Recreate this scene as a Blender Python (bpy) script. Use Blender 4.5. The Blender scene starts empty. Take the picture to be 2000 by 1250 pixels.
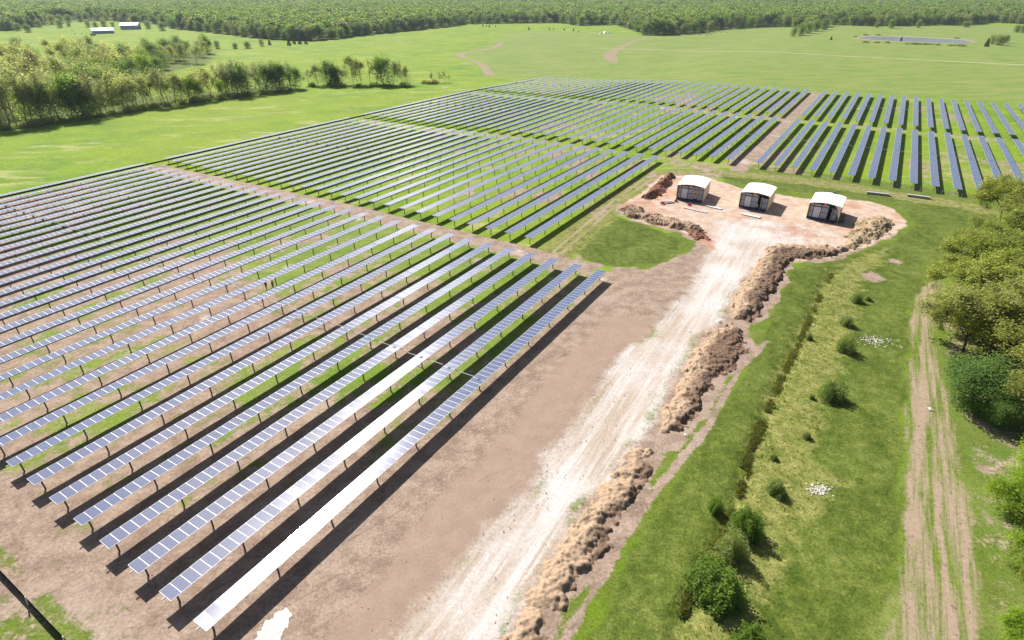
import bpy, math, random
import numpy as np
from mathutils import Vector, Matrix

# ------------------------------------------------------------------ camera, sky, sun, exposure
R = math.radians
SC = bpy.context.scene
COL = SC.collection
CAM_H, FPX, YH = 49.32, 1111.0, -20.0            # eye height, focal length in px of a 2000 px frame, horizon row
PITCH = math.atan((625.0 - YH) / FPX)
cam_d = bpy.data.cameras.new("camera"); cam = bpy.data.objects.new("camera", cam_d); COL.objects.link(cam)
cam_d.sensor_width = 36.0; cam_d.sensor_fit = 'HORIZONTAL'; cam_d.lens = 36.0 * FPX / 2000.0
cam_d.clip_start = 0.5; cam_d.clip_end = 20000.0
cam.location = (0, 0, CAM_H); cam.rotation_euler = (math.pi / 2 - PITCH, 0, 0)
SC.camera = cam

SUN_EL, SUN_AZ = 43.5, -31.0                      # azimuth measured from +Y towards +X
world = bpy.data.worlds.new("World"); SC.world = world; world.use_nodes = True
wn = world.node_tree.nodes; wl = world.node_tree.links
sky = wn.new('ShaderNodeTexSky'); sky.sky_type = 'NISHITA'; sky.sun_disc = False
sky.sun_elevation = R(SUN_EL); sky.sun_rotation = R(SUN_AZ); sky.altitude = 250.0
sky.air_density = 1.0; sky.dust_density = 2.6; sky.ozone_density = 1.0
bgn = wn['Background']; bgn.inputs[1].default_value = 0.054
wl.new(sky.outputs[0], bgn.inputs[0])
sun_d = bpy.data.lights.new("sun", 'SUN'); sun = bpy.data.objects.new("sun", sun_d); COL.objects.link(sun)
sun_d.energy = 5.0; sun_d.angle = R(0.53); sun_d.color = (1.0, 0.955, 0.89)
_e, _a = R(SUN_EL), R(SUN_AZ)
SUN_V = Vector((math.sin(_a) * math.cos(_e), math.cos(_a) * math.cos(_e), math.sin(_e)))
sun.rotation_euler = SUN_V.to_track_quat('Z', 'Y').to_euler()
sun.location = (0, 0, 200)
SC.view_settings.view_transform = 'Standard'; SC.view_settings.look = 'None'
SC.view_settings.exposure = 0.82; SC.view_settings.gamma = 1.0
SC.cycles.max_bounces = 6; SC.cycles.diffuse_bounces = 2; SC.cycles.glossy_bounces = 2
SC.cycles.transmission_bounces = 3; SC.cycles.transparent_max_bounces = 6; SC.cycles.volume_bounces = 0
SC.cycles.sample_clamp_indirect = 4.0

# ------------------------------------------------------------------ helpers
def tag(o, label=None, cat=None, group=None, kind=None):
    if label: o['label'] = label
    if cat: o['category'] = cat
    if group: o['group'] = group
    if kind: o['kind'] = kind
    return o

def empty(name, loc=(0, 0, 0), rz=0.0):
    o = bpy.data.objects.new(name, None); COL.objects.link(o)
    o.location = loc; o.rotation_euler = (0, 0, rz); o.empty_display_size = 0.3
    return o

def obj(name, me, parent=None):
    o = bpy.data.objects.new(name, me); COL.objects.link(o)
    if parent: o.parent = parent
    return o

def copy_tree(src, parent=None):
    c = src.copy(); COL.objects.link(c)
    if parent: c.parent = parent
    for ch in list(src.children): copy_tree(ch, c)
    return c

def np_mesh(name, V, F, mats=(), mi=None, smooth=False, attrs=None, uv=None):
    """V (n,3); F (m,4) or (m,3) int array; mi material index per face; attrs {name: ('POINT'|'FACE', kind, array)}"""
    me = bpy.data.meshes.new(name)
    V = np.asarray(V, np.float32); F = np.asarray(F, np.int32)
    k = F.shape[1]
    me.vertices.add(len(V)); me.vertices.foreach_set('co', V.ravel())
    me.loops.add(F.size); me.loops.foreach_set('vertex_index', F.ravel())
    me.polygons.add(len(F)); me.polygons.foreach_set('loop_start', np.arange(0, F.size, k, dtype=np.int32))
    try: me.polygons.foreach_set('loop_total', np.full(len(F), k, np.int32))
    except Exception: pass
    for m in mats: me.materials.append(m)
    if mi is not None: me.polygons.foreach_set('material_index', np.asarray(mi, np.int32))
    me.update(calc_edges=True)
    me.polygons.foreach_set('use_smooth', np.full(len(F), smooth, bool))
    if attrs:
        for n, (dom, kind, arr) in attrs.items():
            a = me.attributes.new(n, kind, dom)
            a.data.foreach_set('color' if 'COLOR' in kind else 'value', np.asarray(arr, np.float32).ravel())
    if uv is not None:
        l = me.uv_layers.new(name='UVMap'); l.data.foreach_set('uv', np.asarray(uv, np.float32).ravel())
    me.validate(); me.update()
    return me

class MB:
    """collects boxes, tubes and prisms into one mesh"""
    def __init__(s): s.v, s.f, s.m = [], [], []
    def box(s, c, d, m=0, rx=0, ry=0, rz=0):
        b = len(s.v); M = Matrix.Translation(c) @ (Matrix.Rotation(rz, 4, 'Z') @ Matrix.Rotation(ry, 4, 'Y') @ Matrix.Rotation(rx, 4, 'X'))
        for x in (-.5, .5):
            for y in (-.5, .5):
                for z in (-.5, .5): s.v.append(tuple(M @ Vector((x * d[0], y * d[1], z * d[2]))))
        for f in ((0, 1, 3, 2), (4, 6, 7, 5), (0, 4, 5, 1), (2, 3, 7, 6), (0, 2, 6, 4), (1, 5, 7, 3)):
            s.f.append(tuple(b + i for i in f)); s.m.append(m)
    def tube(s, a, b_, r0, r1=None, n=8, m=0, caps=True):
        r1 = r0 if r1 is None else r1; a = Vector(a); b_ = Vector(b_); d = (b_ - a).normalized()
        u = d.orthogonal().normalized(); w = d.cross(u); k = len(s.v)
        for p, r in ((a, r0), (b_, r1)):
            for i in range(n):
                t = 2 * math.pi * i / n; s.v.append(tuple(p + (u * math.cos(t) + w * math.sin(t)) * r))
        for i in range(n):
            j = (i + 1) % n; s.f.append((k + i, k + j, k + n + j, k + n + i)); s.m.append(m)
        if caps:
            s.f.append(tuple(k + i for i in reversed(range(n)))); s.m.append(m)
            s.f.append(tuple(k + n + i for i in range(n))); s.m.append(m)
    def face(s, pts, m=0):
        k = len(s.v); s.v += [tuple(p) for p in pts]; s.f.append(tuple(range(k, k + len(pts)))); s.m.append(m)
    def mesh(s, name, mats):
        me = bpy.data.meshes.new(name); me.from_pydata(s.v, [], s.f)
        for m in mats: me.materials.append(m)
        me.polygons.foreach_set('material_index', s.m); me.update(); return me
    def build(s, name, mats, parent=None):
        mats = mats if isinstance(mats, (list, tuple)) else [mats]
        return obj(name, s.mesh(name, mats), parent)

def _hash(ix, iy, seed):
    h = (ix.astype(np.int64) * 374761393 + iy.astype(np.int64) * 668265263 + seed * 1442695041) & 0xffffffff
    h = ((h ^ (h >> 13)) * 1274126177) & 0xffffffff
    return ((h ^ (h >> 16)) & 0xffff) / 65535.0
def vnoise(x, y, seed=0):
    x = np.asarray(x, float); y = np.asarray(y, float)
    ix, iy = np.floor(x), np.floor(y); fx, fy = x - ix, y - iy
    fx = fx * fx * (3 - 2 * fx); fy = fy * fy * (3 - 2 * fy)
    a, b = _hash(ix, iy, seed), _hash(ix + 1, iy, seed); c, d = _hash(ix, iy + 1, seed), _hash(ix + 1, iy + 1, seed)
    return (a * (1 - fx) + b * fx) * (1 - fy) + (c * (1 - fx) + d * fx) * fy
def fbm(x, y, seed=0, octv=4, gain=.5):
    s, a, t = 0.0, 1.0, 0.0
    for i in range(octv):
        s = s + a * vnoise(x * 2 ** i, y * 2 ** i, seed + 17 * i); t += a; a *= gain
    return s / t
def ss(x): x = np.clip(x, 0, 1); return x * x * (3 - 2 * x)

ROW_AZ = R(31.8)
DX, DY = math.sin(ROW_AZ), math.cos(ROW_AZ)       # along the rows, away from the eye
NX, NY = math.cos(ROW_AZ), -math.sin(ROW_AZ)      # across the rows
def W(s, t): return s * DX + t * NX, s * DY + t * NY
def ST(x, y): return x * DX + y * DY, x * NX + y * NY

def terrain(x, y):
    x = np.asarray(x, float); y = np.asarray(y, float)
    s, t = ST(x, y)
    z = -1.7 * ss((-t - 105) / 95) - 2.3 * ss((s - 270) / 110) * ss((-t - 85) / 90)
    far = ss((np.hypot(x, y) - 1000) / 500)
    z = z + far * (14 * (fbm(x / 700, y / 700, 5, 2) - .45)) + 12 * ss((y - 1300) / 1500)
    return z
def at(u, v, lift=0.0):
    """the point of the terrain that lies along the line of sight through a photo pixel (2000 x 1250)"""
    dx, dy = (u - 1000) / FPX, -(v - 625) / FPX
    rx, ry, rz = dx, math.cos(PITCH) + dy * math.sin(PITCH), -math.sin(PITCH) + dy * math.cos(PITCH)
    z = 0.0
    for _ in range(12):
        k = (CAM_H - z) / -rz; x, y = rx * k, ry * k; z = float(terrain(x, y))
    return Vector((x, y, z + lift))
def height_to(P, v):
    """height at P whose top shows at photo row v (P's own column)"""
    d = math.hypot(P[0], P[1]); yc = P[1]
    # solve along P's vertical: row of a point (x,y,z)
    lo, hi = P[2], P[2] + 60
    for _ in range(40):
        m = .5 * (lo + hi); dz = m - CAM_H
        f = yc * math.cos(PITCH) - dz * math.sin(PITCH); u = yc * math.sin(PITCH) + dz * math.cos(PITCH)
        row = 625 - FPX * u / f
        if row > v: lo = m
        else: hi = m
    return lo - P[2]

# ------------------------------------------------------------------ node helper
class NT:
    def __init__(s, name):
        s.mat = bpy.data.materials.new(name); s.mat.use_nodes = True
        s.t = s.mat.node_tree; s.n = s.t.nodes; s.l = s.t.links
        s.bsdf = s.n['Principled BSDF']; s.out = s.n['Material Output']
    def put(s, sock, v):
        if v is None: return
        if isinstance(v, bpy.types.NodeSocket): s.l.new(v, sock)
        elif isinstance(v, (tuple, list)): sock.default_value = tuple(v) + ((1.0,) if len(v) == 3 and len(sock.default_value) == 4 else ())
        else: sock.default_value = v
    def math(s, op, a, b=None, c=None, clamp=False):
        n = s.n.new('ShaderNodeMath'); n.operation = op; n.use_clamp = clamp
        for i, v in enumerate((a, b, c)):
            if v is not None: s.put(n.inputs[i], v)
        return n.outputs[0]
    def mix(s, f, a, b, mode='MIX'):
        n = s.n.new('ShaderNodeMix'); n.data_type = 'RGBA'; n.blend_type = mode; n.clamp_factor = True
        s.put(n.inputs[0], f); s.put(n.inputs[6], a); s.put(n.inputs[7], b); return n.outputs[2]
    def noise(s, scale, vec=None, detail=2.0, rough=.55, dist=0.0):
        n = s.n.new('ShaderNodeTexNoise'); n.inputs['Scale'].default_value = scale
        n.inputs['Detail'].default_value = detail; n.inputs['Roughness'].default_value = rough; n.inputs['Distortion'].default_value = dist
        if vec is not None: s.l.new(vec, n.inputs['Vector'])
        return n.outputs['Fac']
    def voro(s, scale, vec=None, feature='F1'):
        n = s.n.new('ShaderNodeTexVoronoi'); n.inputs['Scale'].default_value = scale; n.feature = feature
        if vec is not None: s.l.new(vec, n.inputs['Vector'])
        return n
    def ramp(s, v, lo, hi):
        n = s.n.new('ShaderNodeMapRange'); n.interpolation_type = 'SMOOTHSTEP'
        s.put(n.inputs[0], v); s.put(n.inputs[1], lo); s.put(n.inputs[2], hi); return n.outputs[0]
    def pos(s): return s.n.new('ShaderNodeNewGeometry').outputs['Position']
    def mapping(s, vec, rz=0.0, scale=(1, 1, 1)):
        n = s.n.new('ShaderNodeMapping'); n.vector_type = 'TEXTURE'; n.inputs['Rotation'].default_value = (0, 0, rz); n.inputs['Scale'].default_value = tuple(1.0 / q for q in scale)
        s.l.new(vec, n.inputs['Vector']); return n.outputs[0]
    def attr(s, name, out='Fac'):
        n = s.n.new('ShaderNodeAttribute'); n.attribute_name = name; return n.outputs[out]
    def sep(s, v):
        n = s.n.new('ShaderNodeSeparateColor'); s.l.new(v, n.inputs[0]); return n.outputs[0], n.outputs[1], n.outputs[2]
    def rand(s): return s.n.new('ShaderNodeObjectInfo').outputs['Random']
    def bump(s, h, strength=.5, dist=.1):
        n = s.n.new('ShaderNodeBump'); n.inputs['Strength'].default_value = strength; n.inputs['Distance'].default_value = dist
        s.l.new(h, n.inputs['Height']); s.l.new(n.outputs[0], s.bsdf.inputs['Normal'])
    def base(s, col, rough=.8, spec=.3, metal=0.0):
        s.put(s.bsdf.inputs['Base Color'], col); s.put(s.bsdf.inputs['Roughness'], rough)
        s.put(s.bsdf.inputs['Specular IOR Level'], spec); s.put(s.bsdf.inputs['Metallic'], metal)
        return s.mat

def simple(name, col, rough=.7, spec=.3, metal=0.0, var=.15, scale=3.0):
    k = NT(name); nz = k.noise(scale, k.n.new('ShaderNodeTexCoord').outputs['Object'], 4)
    f = k.math('MULTIPLY_ADD', nz, 2 * var, 1 - var)
    return k.base(k.mix(1.0, col, f, 'MULTIPLY'), rough, spec, metal)

# ------------------------------------------------------------------ ground materials
def ground_material():
    k = NT('ground_soil_and_grass'); P = k.pos()
    g1r, g1g, g1b = k.sep(k.attr('zone_a', 'Color')); g2r, g2g, g2b = k.sep(k.attr('zone_b', 'Color'))
    g3r, g3g, g3b = k.sep(k.attr('zone_c', 'Color'))
    nA = k.noise(.012, P, 4); nB = k.noise(.06, P, 5); nC = k.noise(.45, P, 5, .65); nD = k.noise(2.2, P, 4, .65); nE = k.noise(7.0, P, 3, .7)
    Ps = k.mapping(P, R(8), (.035, .12, .1)); nS = k.noise(1.0, Ps, 5, .65, .6)       # mown streaks
    # grass
    gr = k.mix(k.ramp(nB, .35, .68), (.155, .242, .014), (.104, .188, .016))
    gr = k.mix(k.ramp(nA, .38, .62), gr, k.mix(.5, gr, (.20, .25, .022)))
    gr = k.mix(k.math('MULTIPLY', k.ramp(nS, .53, .70), .7), gr, (.34, .32, .14))
    nS2 = k.noise(1.0, k.mapping(P, R(-12), (.09, .4, 1)), 5, .7)
    gr = k.mix(k.math('MULTIPLY', k.ramp(nS2, .56, .74), .55), gr, (.27, .28, .10))
    gr = k.mix(k.math('MULTIPLY', k.ramp(nS2, .44, .30), .6), gr, (.085, .165, .022))
    gr = k.mix(k.math('MULTIPLY', k.ramp(nC, .56, .80), .5), gr, (.21, .21, .075))
    pale = k.mix(k.ramp(nS, .36, .62), (.118, .198, .032), (.190, .226, .062))
    pale = k.mix(k.math('MULTIPLY', k.ramp(nS2, .50, .70), .8), pale, (.25, .245, .095))
    pale = k.mix(k.math('MULTIPLY', k.ramp(nS2, .46, .30), .7), pale, (.095, .165, .030))
    gr = k.mix(g3r, gr, pale)
    lush = k.mix(k.ramp(nC, .3, .72), (.052, .082, .010), (.105, .134, .022))
    lush = k.mix(k.ramp(k.noise(.11, P, 4), .4, .7), lush, k.mix(k.ramp(nC, .3, .72), (.080, .118, .016), (.140, .162, .038)))
    gr = k.mix(k.ramp(k.math('ADD', g2g, k.math('MULTIPLY', k.math('SUBTRACT', nC, .5), .7)), .3, .7), gr, lush)
    rough = k.mix(k.ramp(nC, .3, .7), (.115, .140, .026), (.215, .212, .066))
    gr = k.mix(k.ramp(k.math('ADD', g2r, k.math('MULTIPLY', k.math('SUBTRACT', nC, .5), .8)), .3, .7), gr, rough)
    nF = k.noise(3.6, P, 4, .8)
    nG = k.noise(.9, P, 5, .75)
    gr = k.mix(1.0, gr, k.math('MULTIPLY_ADD', nG, 1.1, .45), 'MULTIPLY')
    gr = k.mix(1.0, gr, k.math('MULTIPLY_ADD', nF, 1.9, .05), 'MULTIPLY')
    # soils
    Pr = k.mapping(P, -ROW_AZ_ROAD, (1.1, .06, 1)); nR = k.noise(1.0, Pr, 5, .7)
    nR = k.math('MULTIPLY_ADD', k.noise(.35, Pr, 4, .7), .5, k.math('MULTIPLY', nR, .5))
    so = k.mix(k.ramp(nC, .32, .68), (.205, .146, .112), (.320, .244, .190))
    so = k.mix(k.ramp(nB, .52, .72), so, (.325, .255, .205))
    so = k.mix(1.0, so, k.math('MULTIPLY_ADD', nD, .8, .6), 'MULTIPLY')
    so = k.mix(1.0, so, k.math('MULTIPLY_ADD', nF, 1.3, .35), 'MULTIPLY')
    tan = k.mix(k.ramp(nC, .3, .75), (.262, .190, .146), (.305, .226, .176))
    nX = k.noise(1.0, k.mapping(P, -R(50), (1.3, .10, 1)), 4, .75, .8)
    tan = k.mix(1.0, tan, k.math('MULTIPLY_ADD', nF, .5, .75), 'MULTIPLY')
    tan = k.mix(k.math('MULTIPLY', k.ramp(k.noise(.5, P, 3), .68, .8), .35), tan, (.17, .17, .06))
    so = k.mix(k.math('MULTIPLY', k.ramp(nX, .56, .70), .55), so, (.135, .092, .068)); tan = k.mix(k.math('MULTIPLY', k.ramp(nX, .60, .72), .45), tan, (.165, .115, .085))
    red = k.mix(k.ramp(nC, .3, .7), (.365, .250, .185), (.49, .39, .315))
    red = k.mix(k.math('MULTIPLY', k.ramp(nB, .50, .62), .75), red, (.33, .155, .09))
    red = k.mix(1.0, red, k.math('MULTIPLY_ADD', nD, .5, .75), 'MULTIPLY')
    gv = k.mix(k.ramp(nR, .38, .58), (.49, .455, .43), (.365, .295, .235))
    nR2 = k.noise(1.0, k.mapping(P, -ROW_AZ_ROAD, (2.6, .035, 1)), 4, .75)
    gv = k.mix(k.math('MULTIPLY', k.ramp(nR2, .54, .68), .65), gv, (.285, .23, .18))
    gv = k.mix(k.math('MULTIPLY', k.ramp(nB, .42, .66), .7), gv, (.53, .505, .50))
    gv = k.mix(1.0, gv, k.math('MULTIPLY_ADD', nD, .34, .83), 'MULTIPLY')
    gv = k.mix(k.math('MULTIPLY', k.ramp(k.voro(2.1, P).outputs['Distance'], .16, .05), .55), gv, (.20, .175, .15))
    gv = k.mix(1.0, gv, k.math('MULTIPLY_ADD', nF, .9, .55), 'MULTIPLY')
    Pt = k.mapping(P, -R(30.5), (1.0, .045, 1)); nT = k.noise(1.0, Pt, 5, .7)
    tr = k.mix(k.ramp(nT, .42, .62), (.300, .225, .165), gr)
    tr = k.mix(k.math('MULTIPLY', k.ramp(nC, .50, .72), .7), tr, (.19, .20, .075))
    tr = k.mix(1.0, tr, k.math('MULTIPLY_ADD', nD, .8, .6), 'MULTIPLY')
    def lay(c, m, c2, amp=.55, lo=.36, hi=.64, fine=.35):
        j = k.math('MULTIPLY_ADD', k.math('SUBTRACT', nC, .5), amp, m)
        j = k.math('MULTIPLY_ADD', k.math('SUBTRACT', nD, .5), fine, j)
        return k.mix(k.ramp(j, lo, hi), c, c2)
    c = lay(gr, g1b, so, .9, .36, .62, .5)
    c = lay(c, g1g, tan, .35)
    c = lay(c, g2b, tr, .5)
    c = lay(c, g3g, red, .5)
    c = lay(c, g1r, gv, .6, .22, .80, .5)
    k.base(c, .95, .12)
    h = k.math('ADD', k.math('MULTIPLY', nD, .5), k.math('ADD', k.math('MULTIPLY', nE, .25), k.math('MULTIPLY', nC, .6)))
    k.bump(h, .55, .16)
    return k.mat

# road heading, used for its wheel streaks
_p, _q = at(885, 1250), at(1400, 500)
ROW_AZ_ROAD = math.atan2(_q[0] - _p[0], _q[1] - _p[1])

# ------------------------------------------------------------------ ground zones (photo outlines, turned into points of the ground)
def poly(pts): return np.array([tuple(at(u, v))[:2] for u, v in pts])
def sdist(poly_, X, Y):
    """signed distance, positive inside"""
    d = np.full(X.shape, 1e9); ins = np.zeros(X.shape, bool); n = len(poly_)
    for i in range(n):
        ax, ay = poly_[i]; bx, by = poly_[(i + 1) % n]
        ex, ey = bx - ax, by - ay; L = ex * ex + ey * ey + 1e-12
        q = np.clip(((X - ax) * ex + (Y - ay) * ey) / L, 0, 1)
        d = np.minimum(d, np.hypot(X - ax - q * ex, Y - ay - q * ey))
        c = ((ay > Y) != (by > Y)) & (X < ex * (Y - ay) / (by - ay + 1e-12) + ax); ins ^= c
    return np.where(ins, d, -d)
def ldist(line, X, Y):
    d = np.full(X.shape, 1e9)
    for (ax, ay), (bx, by) in zip(line[:-1], line[1:]):
        ex, ey = bx - ax, by - ay; L = ex * ex + ey * ey + 1e-12
        q = np.clip(((X - ax) * ex + (Y - ay) * ey) / L, 0, 1)
        d = np.minimum(d, np.hypot(X - ax - q * ex, Y - ay - q * ey))
    return d

ROAD = [(386, 1700), (740, 1285), (896, 1102), (1034, 954), (1104, 845), (1157, 780), (1206, 696), (1270, 646), (1308, 604), (1349, 556), (1372, 520), (1388, 488), (1396, 460), (1380, 436), (1330, 420),
        (1420, 424), (1500, 430), (1580, 440), (1640, 456), (1668, 470), (1640, 484), (1570, 484), (1510, 480), (1490, 488), (1479, 502), (1444, 551), (1420, 597), (1405, 622), (1367, 653),
        (1321, 738), (1280, 810), (1220, 877), (1192, 933), (1143, 972), (1115, 1028), (1076, 1088), (1034, 1155), (1005, 1197), (977, 1246), (717, 1700)]
PAD = [(1207, 406), (1243, 382), (1296, 343), (1340, 343), (1390, 349), (1444, 368), (1516, 379), (1576, 389), (1645, 388), (1700, 394), (1745, 409), (1772, 433), (1768, 446), (1735, 464), (1690, 484),
       (1640, 500), (1570, 510), (1500, 520), (1470, 520), (1430, 500), (1396, 500), (1376, 475), (1330, 452), (1240, 432)]
TAN = [(380, 1700), (100, 1700), (400, 1290), (590, 1120), (860, 880), (1010, 740), (1110, 640), (1195, 556), (1205, 520), (1250, 525), (1290, 518), (1330, 500), (1372, 470), (1400, 470), (1400, 520), (1330, 600), (1250, 690), (1160, 800), (1050, 960), (900, 1130), (760, 1290)]
TAN2 = [(640, 1250), (840, 1000), (1000, 820), (1100, 700), (1190, 620), (1290, 620), (1200, 720), (1110, 850), (1034, 954), (896, 1102), (770, 1250), (400, 1700), (200, 1700)]
LUSHP = [(1105, 482), (1182, 414), (1210, 425), (1300, 452), (1335, 470), (1320, 500), (1285, 518), (1200, 522), (1140, 505)]
FIELD_R = [(880, 1700), (1110, 1290), (1240, 1080), (1340, 900), (1420, 780), (1480, 680), (1540, 530), (1640, 505), (1740, 470), (1790, 440), (1760, 405), (1640, 383), (1510, 372), (1420, 352), (1400, 342), (1560, 352), (1760, 385), (2010, 420),
           (2050, 520), (1830, 545), (1786, 580), (1774, 660), (1770, 800), (1762, 950), (1758, 1100), (1700, 1290), (1620, 1700)]
ROUGH = [(1624, 530), (1690, 505), (1725, 485), (1690, 540), (1665, 620), (1650, 700), (1625, 790), (1590, 880), (1640, 950), (1570, 1010), (1510, 1110), (1470, 1290), (1400, 1700), (1100, 1700), (1300, 1290), (1360, 1140), (1420, 1010), (1460, 900), (1510, 770), (1560, 660), (1600, 575)]
TRACK = [(1838, 540), (1806, 555), (1788, 585), (1778, 640), (1774, 720), (1774, 810), (1768, 950), (1764, 1040), (1752, 1150), (1720, 1290), (1650, 1700), (1915, 1700), (1905, 1290), (1900, 1080), (1885, 960), (1868, 870), (1850, 800), (1838, 720), (1828, 640), (1826, 590), (1850, 562)]
LANE = [(1090, 492), (1150, 440), (1205, 392), (1262, 352), (1330, 336), (1400, 337), (1470, 342), (1560, 352), (1660, 366), (1760, 382), (1850, 396), (1920, 408)]
THIN = [(1497, 667), (1451, 712), (1416, 770), (1388, 829), (1340, 884), (1248, 1000), (1174, 1127), (1115, 1232), (1090, 1285), (950, 1700)]
PALE = [(955, 150), (935, 124), (895, 106), (940, 97), (978, 83), (985, 64), (1110, 62), (1260, 68), (1400, 56), (2300, 40), (2300, 220), (1580, 178), (1200, 158)]

gm = ground_material()
def axis(lo, hi, step, out_lo, out_hi, grow=1.075):
    a = list(np.arange(lo, hi + step / 2, step)); st = step; x = a[-1]
    while x < out_hi: st *= grow; x += st; a.append(x)
    st = step; x = a[0]; b = []
    while x > out_lo: st *= grow; x -= st; b.append(x)
    return np.array(b[::-1] + a)
gx = axis(-78, 104, .45, -5600, 5600); gy = axis(24, 186, .45, -120, 5600)
GX, GY = np.meshgrid(gx, gy); X, Y = GX.ravel(), GY.ravel()
S_, T_ = ST(X, Y)
near = (np.abs(X) < 700) & (Y < 900) & (Y > -90)
def soft(polys, w, wob=1.0, seed=0, mask=near):
    m = np.zeros(X.shape); idx = np.nonzero(mask)[0]
    x, y = X[idx], Y[idx]; best = np.full(x.shape, -1e9)
    for p in polys: best = np.maximum(best, sdist(poly(p), x, y))
    best = best + wob * (fbm(x / 4.0, y / 4.0, seed, 3) - .5) * 2
    m[idx] = np.clip(.5 + best / w, 0, 1); return m
def along(line, half, w, wob=.3, seed=0, mask=near):
    m = np.zeros(X.shape); idx = np.nonzero(mask)[0]; x, y = X[idx], Y[idx]
    d = half - ldist(poly(line), x, y) + wob * (fbm(x / 3, y / 3, seed, 2) - .5) * 2
    m[idx] = np.clip(.5 + d / w, 0, 1); return m
def band(v, a, b, w): return np.clip(.5 + (v - a) / w, 0, 1) * np.clip(.5 + (b - v) / w, 0, 1)
M_gravel = soft([ROAD], 4.2, 1.5, 1)
M_gravel *= 1 - np.clip((S_ - 128) / 14, 0, 1) * np.clip(1.05 - 1.25 * fbm(X / 7, Y / 7, 71, 4), 0, .9)
M_red = soft([PAD], 2.5, 1.0, 2)
M_tan = soft([TAN2], 5.0, 1.2, 3)
M_lush = np.maximum(soft([LUSHP], 3.0, 1.2, 4), soft([FIELD_R], 3.0, 1.0, 5))
M_rough = np.maximum(soft([ROUGH], 6.0, 2.2, 6), .75 * along(LANE, 4.6, 3.0, .8, 7))
M_lush = np.maximum(M_lush, .34 * soft([[(1905, 1290), (1900, 1080), (1885, 960), (1868, 870), (1850, 800), (1838, 720), (1826, 590), (2300, 560), (2300, 1700), (1915, 1700)], TRACK], 4.0, 1.5, 17))
M_lush = np.maximum(M_lush, .56 * np.clip((T_ + 38) / 4, 0, 1) * (S_ < 200) * (Y < 230)); M_lush = np.maximum(M_lush, .56 * (S_ < 9) * (T_ < -30) * (T_ > -160)); M_lush = np.maximum(M_lush, .40 * band(T_, -204, -36, 6) * band(S_, 2, 96, 4))
M_track = soft([TRACK], 3.0, .9, 8)
lane_d = np.full(X.shape, 1e9); _i = np.nonzero(near)[0]; lane_d[_i] = ldist(poly(LANE), X[_i], Y[_i])
M_track = np.maximum(M_track, .8 * np.clip(.5 + (.45 - np.abs(lane_d - .95)) / .5, 0, 1))
M_pale = np.zeros(X.shape); _m = (Y < 1500) & (Y > 100); M_pale[_m] = np.clip(.5 + sdist(poly(PALE), X[_m], Y[_m]) / 30, 0, 1)
VERGE = [(1905, 1290), (1900, 1080), (1885, 960), (1868, 870), (1850, 800), (1838, 720), (1826, 590), (2300, 560), (2300, 1700), (1915, 1700)]
M_verge = soft([VERGE], 4.0, 1.5, 17); M_pale = np.maximum(M_pale, .8 * M_verge); M_pale = np.maximum(M_pale, .55 * band(T_, -204, -36, 6) * band(S_, 2, 96, 4))
# soil in and around the array
nz1 = fbm(S_ / 9, T_ / 3.2, 11, 4); nz2 = fbm(X / 22, Y / 22, 12, 3); nz3 = fbm(X / 5, Y / 5, 13, 3)
inside = band(T_, -204, -36, 3) * band(S_, 8, 376, 3)
bias = np.where(S_ < 98, .57 - .22 * ss((S_ - 42) / 30) - .08 * ss((S_ - 62) / 20), .30 - .12 * ss((-T_ - 110) / 60))
bias = bias + np.where((S_ < 98), .30 * ss((-T_ - 150) / 30) * ss((S_ - 35) / 15), 0) + np.where(S_ < 98, .16 * ss((45 - S_) / 25), 0)
bias = bias + .06 * ss((S_ - 250) / 60)
soil = inside * np.clip(bias + (nz1 - .5) * .75 + (nz2 - .5) * .75 + (nz3 - .5) * .35, 0, 1)
soil = np.maximum(soil, band(S_, 95.0, 101.8, 2.0) * band(T_, -203, -40, 4) * (.70 + .5 * (nz3 - .5)))
soil = np.maximum(soil, band(S_, 188.2, 193.6, 2.5) * band(T_, -203, -40, 4) * (.50 + .6 * (nz3 - .5)))
soil = np.maximum(soil, band(S_, 281.5, 286.5, 2.5) * band(T_, -203, 70, 4) * (.55 + .6 * (nz3 - .5)))
soil = np.maximum(soil, band(T_, -36.8, -31.0, 1.5) * band(S_, 189, 378, 4) * (.80 + .5 * (nz3 - .5)))
soil = np.maximum(soil, band(S_, 372, 380, 5) * band(T_, -120, 90, 8) * (.42 + .6 * (nz3 - .5)))
soil = np.maximum(soil, band(S_, 5.0, 11, 1.5) * band(T_, -210, -30, 3) * (.72 + .55 * (nz3 - .5)))
soil = np.maximum(soil, band(S_, -40, 6, 2) * band(T_, -150, -30, 3) * np.clip(.42 + (nz3 - .5) * .9 + (nz2 - .5) * .5, 0, 1))
soil = np.maximum(soil, band(T_, -39, -31.5, 2.5) * band(S_, 0, 104, 5) * (.78 + .4 * (nz3 - .5)))
r4 = band(T_, -31, 90, 2) * band(S_, 194, 375, 2); soil = np.maximum(soil, r4 * np.clip(.27 + (nz2 - .5) * .9 + (nz1 - .5) * .5, 0, 1))
M_soil = np.maximum(soil, soft([TAN], 3.0, 1.5, 14) * (.85 + .2 * (nz3 - .5)))
M_soil = np.maximum(M_soil, .9 * soft([[(1270, 826), (1300, 846), (1345, 852), (1330, 880), (1290, 888), (1215, 884), (1225, 866)], [(1405, 612), (1430, 618), (1460, 626), (1460, 646), (1425, 640), (1400, 640)]], 2.5, 1.2, 18))
M_soil = np.maximum(M_soil, .8 * along(THIN, .55, .9, .25, 15))
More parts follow.
